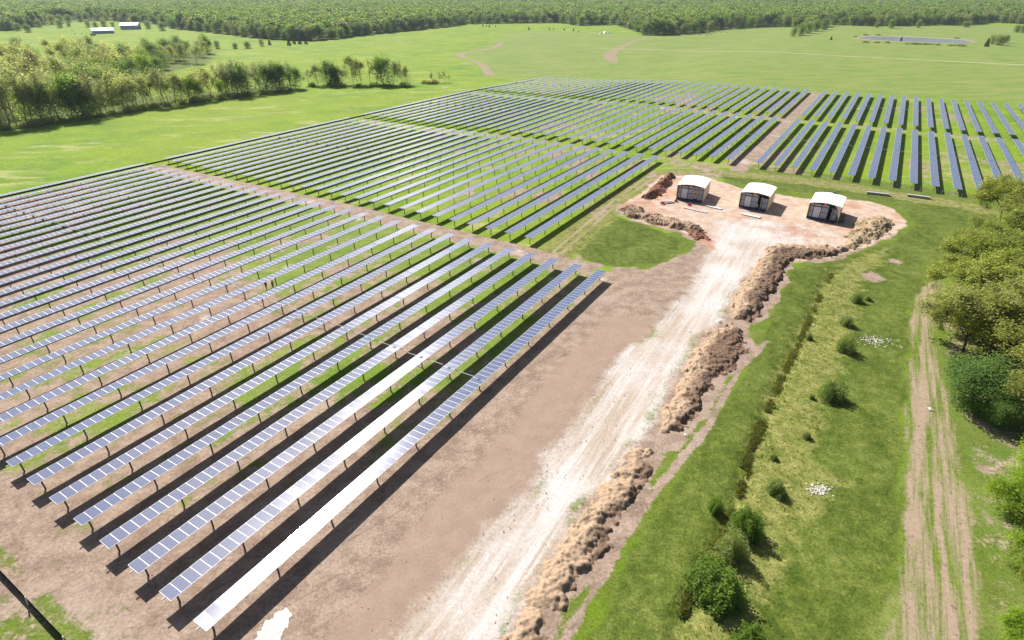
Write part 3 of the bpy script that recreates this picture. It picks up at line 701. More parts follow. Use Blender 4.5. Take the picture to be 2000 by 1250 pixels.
# ------------------------------------------------------------------ soil heaps
def worley(x, y, seed):
    ix, iy = np.floor(x), np.floor(y); best = np.full(np.shape(x), 9.0); rid = np.zeros(np.shape(x))
    for dx in (-1, 0, 1):
        for dy in (-1, 0, 1):
            cx_, cy_ = ix + dx, iy + dy; d = np.hypot(x - cx_ - _hash(cx_, cy_, seed), y - cy_ - _hash(cx_, cy_, seed + 5)); r = _hash(cx_, cy_, seed + 9)
            rid = np.where(d < best, r, rid); best = np.minimum(best, d)
    return best, rid
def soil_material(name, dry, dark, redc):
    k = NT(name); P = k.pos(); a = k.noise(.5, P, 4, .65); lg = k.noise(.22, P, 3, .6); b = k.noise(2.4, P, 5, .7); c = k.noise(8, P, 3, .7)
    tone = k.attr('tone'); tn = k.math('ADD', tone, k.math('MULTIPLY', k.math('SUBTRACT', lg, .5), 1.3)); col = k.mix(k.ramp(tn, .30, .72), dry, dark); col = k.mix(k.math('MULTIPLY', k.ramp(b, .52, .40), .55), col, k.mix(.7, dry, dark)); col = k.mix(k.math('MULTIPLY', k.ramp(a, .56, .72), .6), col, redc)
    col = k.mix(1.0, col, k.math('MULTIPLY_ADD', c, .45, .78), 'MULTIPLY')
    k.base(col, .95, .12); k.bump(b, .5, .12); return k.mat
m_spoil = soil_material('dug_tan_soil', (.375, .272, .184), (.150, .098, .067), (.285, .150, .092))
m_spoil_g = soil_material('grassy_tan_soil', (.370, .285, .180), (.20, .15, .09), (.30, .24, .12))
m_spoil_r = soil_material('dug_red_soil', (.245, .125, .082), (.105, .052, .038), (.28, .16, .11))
def heap(px, H, w, seed, mat, label, clod=.62, res=.14, road=False):
    Pg = poly(px); lo, hi = Pg.min(0) - .3, Pg.max(0) + .3
    xs = np.arange(lo[0], hi[0], res); ys = np.arange(lo[1], hi[1], res); xx, yy2 = np.meshgrid(xs, ys); x, y = xx.ravel(), yy2.ravel()
    sd = sdist(Pg, x, y) - .35 + (fbm(x / 1.6, y / 1.6, seed, 4, .6) - .5) * 3.6
    pr = ss(np.clip(sd / w, 0, 1)) ** .8
    d1, r1 = worley(x / .85, y / .85, seed + 2); d2, r2 = worley(x / .40 + 7, y / .40, seed + 3)
    e_ = ss(sd / .9)
    h = pr * H * (.35 + 1.25 * fbm(x / 3.2, y / 3.2, seed + 1, 3)) + e_ * clod * (np.clip(.60 - d1, 0, 1) * (.05 + .85 * r1 ** 2) + np.clip(.6 - d2, 0, 1) * (.05 + .70 * r2) + .5 * (fbm(x / 1.4, y / 1.4, seed + 4, 4) - .5))
    if road:
        dr = np.abs(sdist(poly(ROAD), x, y)); tone = np.clip((dr - 1.2) / 3.2, 0, 1) * .9 + .45 * (fbm(x / 2.5, y / 2.5, seed + 8, 3) - .5) + .25 * (r1 - .5)  # dark topsoil off the road; also paints the bank's shadow side into the colour
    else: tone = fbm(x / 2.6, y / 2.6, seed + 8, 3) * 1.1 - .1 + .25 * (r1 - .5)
    z = terrain(x, y) + np.where(sd > 0, h, 0) - .12 + np.clip(sd, -1, 0) * .3
    nx_, ny_ = len(xs), len(ys); q = (np.arange(ny_ - 1)[:, None] * nx_ + np.arange(nx_ - 1)[None, :]).ravel()
    F = np.stack([q, q + 1, q + nx_ + 1, q + nx_], 1); keep = (sd[F] > -.25).any(1); F = F[keep]
    u, inv = np.unique(F, return_inverse=True); V = np.stack([x, y, z], 1)[u]
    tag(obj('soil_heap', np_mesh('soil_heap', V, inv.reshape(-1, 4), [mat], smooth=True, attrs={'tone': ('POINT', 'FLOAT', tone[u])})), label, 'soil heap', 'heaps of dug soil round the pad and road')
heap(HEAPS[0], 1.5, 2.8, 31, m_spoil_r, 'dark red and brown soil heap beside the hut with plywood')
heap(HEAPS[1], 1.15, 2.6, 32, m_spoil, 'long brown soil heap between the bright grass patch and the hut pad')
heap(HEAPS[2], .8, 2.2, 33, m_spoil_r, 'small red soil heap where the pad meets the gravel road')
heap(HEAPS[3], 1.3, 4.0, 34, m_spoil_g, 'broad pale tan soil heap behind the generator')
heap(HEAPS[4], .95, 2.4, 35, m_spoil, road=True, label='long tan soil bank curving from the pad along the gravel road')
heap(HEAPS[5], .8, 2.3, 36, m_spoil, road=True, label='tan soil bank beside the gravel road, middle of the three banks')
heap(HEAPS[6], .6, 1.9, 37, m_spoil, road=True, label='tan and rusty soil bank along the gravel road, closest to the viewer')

# ------------------------------------------------------------------ fences
m_silt = simple('black_silt_cloth', (.016, .015, .02), .85, .15)
m_wood = simple('pale_wooden_stake', (.62, .58, .52), .8, .2)
def silt(pts, lab, h=.85, gap=7.5):
    o = empty('silt_fence', (*pts[0], float(terrain(*pts[0])))); tag(o, lab, 'silt fence')
    mb = MB(); st = []
    for (x0, y0), (x1, y1) in zip(pts[:-1], pts[1:]):
        L = math.hypot(x1 - x0, y1 - y0); n = max(1, int(L / 2.5))
        for i in range(n):
            q = [(x0 + (x1 - x0) * j / n, y0 + (y1 - y0) * j / n) for j in (i, i + 1)]
            z = [float(terrain(*a)) for a in q]; hh = [h * (.9 + .2 * float(vnoise(a[0] * .3, a[1] * .3, 9))) for a in q]
            nn = Vector((-(y1 - y0), x1 - x0, 0)).normalized() * .02
            P = [Vector((*q[0], z[0] - .15)), Vector((*q[1], z[1] - .15)), Vector((*q[1], z[1] + hh[1])), Vector((*q[0], z[0] + hh[0]))]
            mb.face([p + nn - o.location for p in P]); mb.face([p - nn - o.location for p in reversed(P)])
        m = max(1, int(L / gap)); st += [(x0 + (x1 - x0) * j / m, y0 + (y1 - y0) * j / m) for j in range(m)]
    mb.build('cloth', m_silt, o)
    for x, y in st[:60]:
        mb = MB(); mb.box(Vector((x, y, float(terrain(x, y)) + .5)) - o.location + Vector((-.09 * DX, -.09 * DY, .1)), (.12, .08, 1.4), ry=.2); mb.build('stake', m_wood, o)
silt([W(4.0, t) for t in (-95, -80, -70, -62, -55, -48, -40)], 'black silt fence with pale stakes across the corner by the bare headland', .85, 5.0)
silt([W(s, -205.5) for s in (40, 90, 140, 192, 250, 310, 360)], 'long black silt fence between the bright field and the outermost panel rows', .42, 7.5)
m_wire = simple('grey_fence_steel', (.42, .42, .40), .6, .4)
def wire_fence():
    pts = [at(u, v) for u, v in [(1500, 346), (1560, 351), (1640, 360), (1720, 369), (1795, 378), (1850, 387), (1900, 396)]]
    o = empty('wire_fence', pts[0]); tag(o, 'thin wire fence on pale posts along the grass lane past the huts', 'fence'); line = []
    for a, b in zip(pts[:-1], pts[1:]):
        for j in range(4): line.append(a.lerp(b, j / 4))
    line.append(pts[-1]); wires = MB()
    for p in line:
        mb = MB(); mb.tube(p - pts[0] + Vector((0, 0, -.1)), p - pts[0] + Vector((0, 0, 1.9)), .05, n=6); mb.build('post', m_wire, o)
    for a, b in zip(line[:-1], line[1:]):
        for z in (.5, 1.0, 1.5, 1.85): wires.tube(a - pts[0] + Vector((0, 0, z)), b - pts[0] + Vector((0, 0, z)), .009, n=4, caps=False)
    wires.build('wire', m_wire, o)
wire_fence()
# ------------------------------------------------------------------ trees
def leaf_material(name, c1, c2, c3, transl=.35, objvar=.5):
    k = NT(name); t = k.attr('tint'); r = k.rand()
    col = k.mix(t, c1, c2); col = k.mix(k.math('MULTIPLY', r, objvar), col, c3)
    k.put(k.bsdf.inputs['Base Color'], col); k.bsdf.inputs['Roughness'].default_value = .65; k.bsdf.inputs['Specular IOR Level'].default_value = .2
    tr = k.n.new('ShaderNodeBsdfTranslucent'); k.l.new(k.mix(1.0, col, (1.25, 1.2, .6), 'MULTIPLY'), tr.inputs[0])
    mx = k.n.new('ShaderNodeMixShader'); mx.inputs[0].default_value = transl
    k.l.new(k.bsdf.outputs[0], mx.inputs[1]); k.l.new(tr.outputs[0], mx.inputs[2]); k.l.new(mx.outputs[0], k.out.inputs[0])
    return k.mat
m_bark = simple('grey_bark', (.150, .135, .115), .9, .1, var=.3, scale=2.0)
m_barkd = simple('dark_oak_bark', (.060, .050, .045), .9, .1, var=.3, scale=2.0)
m_twig = simple('pinkish_grey_twigs', (.20, .165, .13), .9, .1, var=.2)
m_lsparse = leaf_material('olive_spring_leaf', (.270, .345, .130), (.430, .510, .220), (.420, .430, .260), .64, .8)
m_ldense = leaf_material('green_leaf', (.100, .205, .045), (.215, .345, .080), (.210, .280, .110), .6, .7)
m_lbright = leaf_material('fresh_green_leaf', (.225, .380, .034), (.385, .530, .068), (.30, .40, .06), .62, .5)
m_loak = leaf_material('yellow_green_oak_leaf', (.215, .295, .055), (.430, .500, .125), (.400, .390, .150), .64, .45)
m_lshrub = leaf_material('shrub_green_leaf', (.115, .215, .030), (.230, .350, .055), (.19, .27, .06), .58, .5)
m_lcedar = leaf_material('dark_cedar_leaf', (.028, .050, .026), (.060, .085, .036), (.08, .07, .05), .2, .6)
m_lbush = leaf_material('willow_bush_leaf', (.185, .275, .070), (.340, .425, .135), (.345, .39, .17), .62, .7)
m_lforest = leaf_material('forest_leaf', (.115, .215, .058), (.215, .340, .095), (.290, .310, .160), .58, .8)

def norm(v): return v / (np.linalg.norm(v) + 1e-9)
def tubes_to_mesh(name, segs, mats, sides=5, extra=None):
    V, F, M = [], [], []
    for pts, rad, mi in segs:
        b = len(V); n = len(pts)
        for i in range(n):
            d = norm(pts[min(i + 1, n - 1)] - pts[max(i - 1, 0)]); u = norm(np.cross(d, (.31, .77, .12))); w = np.cross(d, u)
            for j in range(sides):
                a = 2 * math.pi * j / sides; V.append(pts[i] + (u * math.cos(a) + w * math.sin(a)) * rad[i])
        for i in range(n - 1):
            for j in range(sides):
                k = (j + 1) % sides; F.append((b + i * sides + j, b + i * sides + k, b + (i + 1) * sides + k, b + (i + 1) * sides + j)); M.append(mi)
    return np_mesh(name, np.array(V), np.array(F), mats, M, smooth=True)
def grow(rng, p, d, length, r, lev, maxlev, segs, tips, kids, ang, up=.06, wob=.14, keep=.62):
    n = 4 if lev == 0 else 3; pts = [p]; q = p; dd = d
    for i in range(n):
        dd = norm(dd + rng.normal(0, wob, 3) + np.array((0, 0, up))); q = q + dd * length / n; pts.append(q)
    rad = np.linspace(r, r * (.62 if lev < maxlev else .25), n + 1)
    segs.append((pts, rad, 0))
    if lev >= maxlev - 1:
        for i in range(1, n + 1): tips.append(pts[i])
    if lev == maxlev: return
    for c in range(kids[min(lev, len(kids) - 1)]):
        f = rng.uniform(.45, 1.0) if lev else rng.uniform(.55, 1.0)
        i = min(int(f * n), n - 1); o = pts[i] + (pts[i + 1] - pts[i]) * (f * n - i)
        az = rng.uniform(0, 2 * math.pi) if lev else 2 * math.pi * (c + rng.uniform(-.2, .2)) / kids[0]
        u = norm(np.cross(dd, (.2, .4, .9) if abs(dd[2]) < .95 else (1, 0, 0))); w = np.cross(dd, u)
        a = rng.uniform(*ang); nd = norm(dd * math.cos(a) + (u * math.cos(az) + w * math.sin(az)) * math.sin(a))
        grow(rng, o, nd, length * rng.uniform(keep - .1, keep + .14), r * .52, lev + 1, maxlev, segs, tips, kids, ang, up, wob, keep)
def leaves_mesh(name, rng, C, size, mat, tint, flat=1.5, aspect=1.0):
    """one small quad per leaf clump"""
    n = len(C); N_ = rng.normal(0, 1, (n, 3)); N_[:, 2] = np.abs(N_[:, 2]) * .6 + flat; N_[:, :2] += np.array((SUN_V.x, SUN_V.y)) * .5 * flat; N_ /= np.linalg.norm(N_, axis=1)[:, None]
    A = np.cross(N_, rng.normal(0, 1, (n, 3))); A /= np.linalg.norm(A, axis=1)[:, None] + 1e-9; B = np.cross(N_, A)
    sz = size * rng.uniform(.55, 1.35, n)[:, None]; A = A * sz * .5; B = B * sz * .5 * aspect
    V = np.stack([C - A, C - B * .9 + N_ * sz * .08, C + A, C + B * .9 + N_ * sz * .08], 1).reshape(-1, 3)
    F = np.arange(4 * n).reshape(-1, 4)
    return np_mesh(name, V, F, [mat], attrs={'tint': ('FACE', 'FLOAT', np.clip(tint, 0, 1))})
def make_tree(seed, h, spread, nleaf, lsize, lmat, bark, maxlev=3, kids=(4, 4, 4), split=.35, ang=(.35, .95), csd=.6, fill=.0, trunk_r=.22, sides=5, twigs=0, lean=0.0, low=.0):
    rng = np.random.default_rng(seed); segs, tips = [], []
    grow(rng, np.array((0, 0, -.3)), norm(np.array((lean, 0, 1.0))), h * split + .3, trunk_r, 0, maxlev, segs, tips, kids, ang)
    T = np.array(tips); sc = h * .97 / max(T[:, 2].max(), .1); rxy = np.percentile(np.hypot(T[:, 0], T[:, 1]), 95)
    S3 = np.array((spread / rxy, spread / rxy, sc)); segs = [([q * S3 for q in p], r, m) for p, r, m in segs]; T = T * S3
    base = T[rng.integers(0, len(T), nleaf)]
    if fill > 0:
        c = np.array((0, 0, h * (.58 - low))); m = rng.random(nleaf) < fill
        u = rng.normal(0, 1, (nleaf, 3)); u /= np.linalg.norm(u, axis=1)[:, None]; rr = rng.random(nleaf)[:, None] ** .4
        base = np.where(m[:, None], c + u * rr * np.array((spread * .85, spread * .85, h * (.42 + low))), base)
    C = base + rng.normal(0, csd, (nleaf, 3)) * np.array((1, 1, .75))
    C[:, 2] = np.maximum(C[:, 2], .25)
    tint = .5 + .9 * (fbm(C[:, 0] / 1.6 + seed, C[:, 2] / 1.4 + C[:, 1] / 1.6, seed, 2) - .5) + rng.normal(0, .16, nleaf)
    if twigs:
        for i in rng.integers(0, len(T), twigs):
            d = norm(rng.normal(0, 1, 3) + np.array((0, 0, .6))); segs.append(([T[i], T[i] + d * rng.uniform(.5, 1.5)], np.array((.022, .010)), 1))
    tm = tubes_to_mesh('trunk', segs, [bark, m_twig], sides)
    return tm, leaves_mesh('crown', rng, C, lsize, lmat, tint)
def make_bush(seed, r, h, nleaf, lsize, lmat, cone=False):
    rng = np.random.default_rng(seed); u = rng.normal(0, 1, (nleaf, 3)); u /= np.linalg.norm(u, axis=1)[:, None]; u[:, 2] = np.abs(u[:, 2])
    rr = rng.random(nleaf) ** .42
    lump = .48 + 1.1 * fbm(u[:, 0] * 2.6 + seed, u[:, 1] * 2.6 + u[:, 2] * 2.1, seed, 3)
    C = u * (rr * lump)[:, None] * np.array((r, r, h))
    if cone:
        z = rng.random(nleaf) ** 1.25; a = rng.uniform(0, 2 * math.pi, nleaf); q = r * (1 - z) ** .75 * (.72 + .5 * fbm(a * 1.3 + seed, z * 5, seed, 3)) * rng.random(nleaf) ** .3
        C = np.stack([q * np.cos(a), q * np.sin(a), z * h + .15], 1)
    tint = .5 + .8 * (fbm(C[:, 0] * 1.1 + seed, C[:, 2] * 1.1 + C[:, 1], seed, 2) - .5) + rng.normal(0, .15, nleaf)
    segs = []
    for i in range(1 if cone else 6):
        d = norm(rng.normal(0, .5, 3) * np.array((1, 1, 0)) * (0 if cone else 1) + np.array((0, 0, 1.0)))
        segs.append(([np.array((0, 0, -.2)), d * h * .45, d * h * (.9 if cone else .8)], np.array((.07, .05, .015)) * max(1, h / 4), 0))
    return tubes_to_mesh('stem', segs, [m_bark, m_twig], 5), leaves_mesh('crown', rng, C, lsize, lmat, tint, 1.1)

TREES = {
    'sparse': [make_tree(s, 18, 6.6, 3000, .56, m_lsparse, m_bark, 3, (5, 4, 4), .24, (.3, .95), .9, .38, .22, 4, 200, 0, .13) for s in (1, 2, 3, 4)],
    'thin': [make_tree(s, 17, 5.2, 1300, .46, m_lsparse, m_bark, 3, (4, 4, 4), .30, (.3, .9), .75, .18, .2, 4, 380, 0, .12) for s in (11, 12, 13)],
    'dense': [make_tree(s, 17, 6.8, 3800, .64, m_ldense, m_bark, 3, (5, 4, 4), .22, (.4, 1.05), .95, .5, .24, 4, 0, 0, .15) for s in (21, 22, 23)],
    'fresh': [make_tree(s, 15, 5.2, 2400, .58, m_lbright, m_bark, 3, (5, 4, 4), .22, (.4, 1.05), .9, .4, .24, 4, 0, 0, .14) for s in (31, 32)],
    'far': [make_tree(s, 17, 7.6, 1500, 1.1, m_lforest, m_bark, 2, (5, 5), .30, (.5, 1.1), 1.2, .85, .3, 4, 0, 0, .14) for s in (41, 42, 43)],
    'fardark': [make_tree(s, 16, 7.2, 1500, 1.1, m_ldense, m_bark, 2, (5, 5), .30, (.5, 1.1), 1.2, .9, .3, 4, 0, 0, .16) for s in (51, 52)],
    'cedar': [make_bush(s, 2.6, 7.0, 1500, .5, m_lcedar, True) for s in (61, 62)],
    'shrub': [make_bush(s, 2.4, 2.6, 900, .42, m_lsparse) for s in (71, 72)],
}
def tree(kind, P, h, label, group, name='tree', wid=1.0, var=None):
    v = TREES[kind]; i = rg.randrange(len(v)) if var is None else var
    tm, cm = v[i]; h0 = max(q[2] for q in cm_bounds(cm)); s = h / h0
    o = empty(name, P, rg.uniform(0, 6.28)); tag(o, label, 'shrub' if name in ('shrub', 'bush') else 'tree', group)
    w = s * wid * rg.uniform(.9, 1.12)
    for nm, me in (('stem' if name in ('shrub', 'bush') else 'trunk', tm), ('crown', cm)):
        c = obj(nm, me, o); c.scale = (w, w, s)
    return o
_cb = {}
def cm_bounds(me):
    if me.name not in _cb:
        a = np.empty(len(me.vertices) * 3, np.float32); me.vertices.foreach_get('co', a); a = a.reshape(-1, 3); _cb[me.name] = (tuple(a.min(0)), tuple(a.max(0)))
    return _cb[me.name]

LOOK = {'sparse': 'olive half-leafed tree', 'thin': 'nearly bare thin tree', 'dense': 'dark green leafy tree', 'fresh': 'fresh green leafy tree'}
# front edge of the creek wood: photo base points from its outer end to the lone clump
FRONT = [(0, 253), (53, 245), (102, 239), (190, 227), (243, 218), (292, 209), (387, 200), (440, 192), (493, 185), (560, 176), (585, 174)]
def along_px(line, n):
    L = [0]
    for a, b in zip(line[:-1], line[1:]): L.append(L[-1] + math.dist(a, b))
    out = []
    for i in range(n):
        q = L[-1] * (i + .5) / n
        for j in range(len(line) - 1):
            if q <= L[j + 1]:
                f = (q - L[j]) / (L[j + 1] - L[j]); out.append((line[j][0] + f * (line[j + 1][0] - line[j][0]), line[j][1] + f * (line[j + 1][1] - line[j][1]))); break
    return out
nf = 40
for i, (u, v) in enumerate(along_px(FRONT, nf)):
    fr = i / nf
    if fr < .35: kind = rg.choice(['sparse', 'sparse', 'sparse', 'dense', 'fresh', 'thin'])
    elif fr < .80: kind = rg.choice(['sparse', 'thin', 'thin', 'sparse', 'fresh', 'thin'])
    else: kind = rg.choice(['dense', 'sparse', 'dense', 'thin'])
    P = at(u + rg.uniform(-6, 6), v - rg.uniform(0, 3)); hh = (21 if fr < .35 else 16.5) * rg.uniform(.8, 1.15) * (1.0 if kind != 'fresh' else .75)
    tree(kind, P, hh, '%s, %s along the front edge of the creek wood' % (LOOK[kind], ORD[i]), 'trees on the front edge of the creek wood')
# second line and the deep part of the creek wood
DEEP = [(-60, 262), (0, 248), (60, 238), (120, 231), (190, 222), (235, 205), (262, 180), (300, 158), (350, 138), (405, 122), (418, 104), (404, 92), (360, 100), (300, 108), (240, 113), (160, 116), (80, 120), (0, 126), (-60, 132)]
def in_poly(u, v, P):
    c = False
    for i in range(len(P)):
        (x0, y0), (x1, y1) = P[i], P[(i + 1) % len(P)]
        if (y0 > v) != (y1 > v) and u < (x1 - x0) * (v - y0) / (y1 - y0) + x0: c = not c
    return c
pts = []
for _ in range(6000):
    if len(pts) >= 125: break
    u, v = rg.uniform(-60, 420), rg.uniform(92, 262)
    if not in_poly(u, v, DEEP): continue
    P = at(u, v)
    if rg.random() > min(1.0, (CAM_H * FPX / (v + 20)) ** 1 / 500.0 + .15): continue
    if all((P - q).length > 6.8 for q, _, _ in pts): pts.append((P, u, v))
for P, u, v in pts:
    if u > 235 and v < 175: kind = rg.choice(['dense', 'dense', 'sparse', 'fresh', 'dense'])
    else: kind = rg.choice(['sparse', 'sparse', 'sparse', 'sparse', 'thin', 'dense', 'sparse'])
    tree(kind, P, rg.uniform(15, 22) * (.85 if u > 235 else 1.0), LOOK[kind] + ' inside the thick part of the creek wood', 'trees inside the creek wood, ' + kind)
for i, (u, v) in enumerate(along_px([(235, 211), (300, 202), (390, 192), (490, 178), (580, 168)], 20)):
    kind = rg.choice(['sparse', 'thin', 'sparse', 'thin', 'dense'])
    tree(kind, at(u + rg.uniform(-7, 7), v - rg.uniform(1, 6)), rg.uniform(12, 17), LOOK[kind] + ' in the second line behind the creek wood edge', 'trees in the second line of the creek wood, ' + kind)
for u, v in along_px([(0, 255), (190, 229), (300, 210), (580, 176)], 22):
    tree('shrub', at(u + rg.uniform(-6, 6), v), rg.uniform(1.6, 3.2), 'low olive shrub at the foot of the creek wood edge', 'shrubs at the foot of the creek wood', 'shrub', 1.4)
CL = [(604, 168, 10, 'thin'), (622, 167, 13, 'sparse'), (640, 166, 15, 'dense'), (655, 167, 16, 'dense'), (668, 165, 12, 'sparse'), (690, 166, 18.5, 'sparse'), (706, 165, 17.5, 'sparse'), (722, 165, 15, 'thin'), (735, 164, 17, 'thin'), (750, 166, 18.5, 'dense'), (768, 166, 15, 'sparse'), (785, 167, 14, 'thin'), (797, 166, 12, 'sparse')]
for i, (u, v, hh, kind) in enumerate(CL):
    tree(kind, at(u, v), hh, '%s, %s in the clump at the end of the creek wood' % (LOOK[kind], ORD[i]), 'trees in the clump at the end of the creek wood')
for u, v in [(610, 169), (650, 169), (668, 170), (700, 169), (730, 169), (762, 170), (790, 170), (830, 163), (838, 164), (849, 163)]:
    tree('shrub', at(u, v), rg.uniform(1.8, 3.2), 'low olive shrub beside the tree clump in the bright field', 'shrubs beside the tree clump', 'shrub', 1.3)
for i, (u, v) in enumerate([(846, 163), (858, 162), (868, 161), (876, 161)]):
    tree('thin', at(u, v), rg.uniform(5, 8), 'small bare sapling, %s from the tree clump' % ORD[i], 'saplings in the bright field')
# pasture, barnyard and pond trees, far off
FARS = [(56, 63, 12, 'fardark', 'round tree standing alone at the back of the pasture, nearest the picture edge', 1.2), (36, 60, 12, 'far', 'wide green tree at the pasture edge beside the lone round trees', 1.1), (18, 59, 9, 'fardark', 'dark small tree by the pasture edge', 1), (78, 53, 13, 'far', 'green tree behind the lone round pasture trees', 1),
        (118, 54, 14, 'far', 'pale tree on the pasture hedge', 1), (135, 52, 7, 'fardark', 'small dark round tree in the pale strip behind the pasture', 1.3), (173, 53, 12, 'far', 'green tree at the outer end of the barnyard row', 1), (188, 55, 11, 'fardark', 'dark round tree directly behind the long low barn', 1.1), (204, 52, 14, 'far', 'tall green tree behind the long low barn', 1), (221, 52, 9, 'far', 'small pale tree between the two barns', 1),
        (236, 43, 13, 'far', 'green tree rising behind the tall barn', 1), (262, 44, 13, 'far', 'second green tree rising behind the tall barn', 1.1), (290, 56, 13, 'far', 'green tree just past the tall barn', 1), (318, 60, 13, 'fardark', 'dark tree past the tall barn towards the forest', 1),
        (484, 94, 7.5, 'fardark', 'broad dark round bush tree at the edge of the bright field', 1.4), (460, 95, 6, 'fardark', 'dark bushy tree beside the broad round one by the bright field', 1.2), (512, 90, 8, 'far', 'pale tree at the edge of the bright field', 1), (425, 95, 9, 'fardark', 'dark tree at the tip of the creek wood', .8),
        (1548, 71, 12, 'far', 'green tree at the tip of the wedge of trees by the pond meadow', 1), (1564, 69, 15, 'fardark', 'dark tree second in the wedge of trees by the pond meadow', 1), (1578, 65, 16, 'far', 'tall tree third in the wedge of trees by the pond meadow', 1), (1592, 61, 16, 'fardark', 'dark tree fourth in the wedge of trees by the pond meadow', 1), (1608, 58, 17, 'far', 'green tree at the root of the wedge by the pond meadow', 1),
        (1950, 88, 12, 'far', 'pale rounded tree standing past the end of the pond', 1.1), (1938, 86, 10, 'far', 'green tree leaning against the pale rounded tree past the pond', 1), (1962, 84, 9, 'fardark', 'dark tree behind the pale rounded tree past the pond', 1), (1985, 63, 10, 'fardark', 'dark spreading tree far behind the pond end', 1.2), (1998, 64, 10, 'far', 'green spreading tree far behind the pond end', 1.2),
        (1712, 54, 10, 'far', 'small bright tree on the meadow edge behind the pond', 1), (1740, 55, 14, 'fardark', 'tall dark tree on the meadow edge behind the pond', 1), (1793, 54, 12, 'far', 'green tree on the meadow edge behind the pond middle', 1), (1886, 53, 9, 'fardark', 'broad dark tree on the meadow edge behind the pond end', 1.5)]
for u, v, hh, kind, lab, wd in FARS: tree(kind, at(u, v), hh, lab, None, 'tree', wd)
CED = [(565, 89, 7, 'dark cone-shaped cedar alone at the edge of the bright field'), (527, 88, 6, 'smaller dark cedar at the edge of the bright field'), (1926, 91, 8, 'dark cedar beside the pale rounded tree past the pond'), (1623, 78, 4, 'tiny dark cedar in the meadow before the pond'), (1760, 79, 4, 'small round dark bush on the pond shore'), (1033, 58, 4.5, 'dark round bush in the far meadow'), (655, 166, 12, 'dark purple-green cedar in the clump at the end of the creek wood')]
for u, v, hh, lab in CED: tree('cedar', at(u, v), hh, lab, None)
for u, v in [(586, 86), (598, 86), (575, 86)]: tree('cedar', at(u, v), rg.uniform(6, 7), 'dark bushy cedar crowded with two others by the bright field', 'three crowded cedars by the bright field')
SH = [(943, 52), (950, 52), (956, 53), (968, 53), (1073, 59), (1081, 58), (1102, 59), (1120, 60), (1130, 63)]
for u, v in SH: tree('cedar', at(u, v), rg.uniform(2.2, 4), 'tiny dark bush dotting the far meadow edge', 'tiny bushes on the far meadow edge', 'shrub')
for u, v in [(1690, 83), (1712, 83.5), (1732, 84), (1770, 86), (1785, 86.5), (1795, 86.5), (1806, 87), (1818, 87), (1830, 88), (1855, 89), (1866, 89), (1876, 90), (1670, 72), (1690, 69), (1714, 69), (1868, 75.5)]:
    tree('shrub', at(u, v), rg.uniform(1.6, 2.6), 'low dark shrub along the grassy pond edge', 'shrubs along the pond', 'shrub', 2.2)

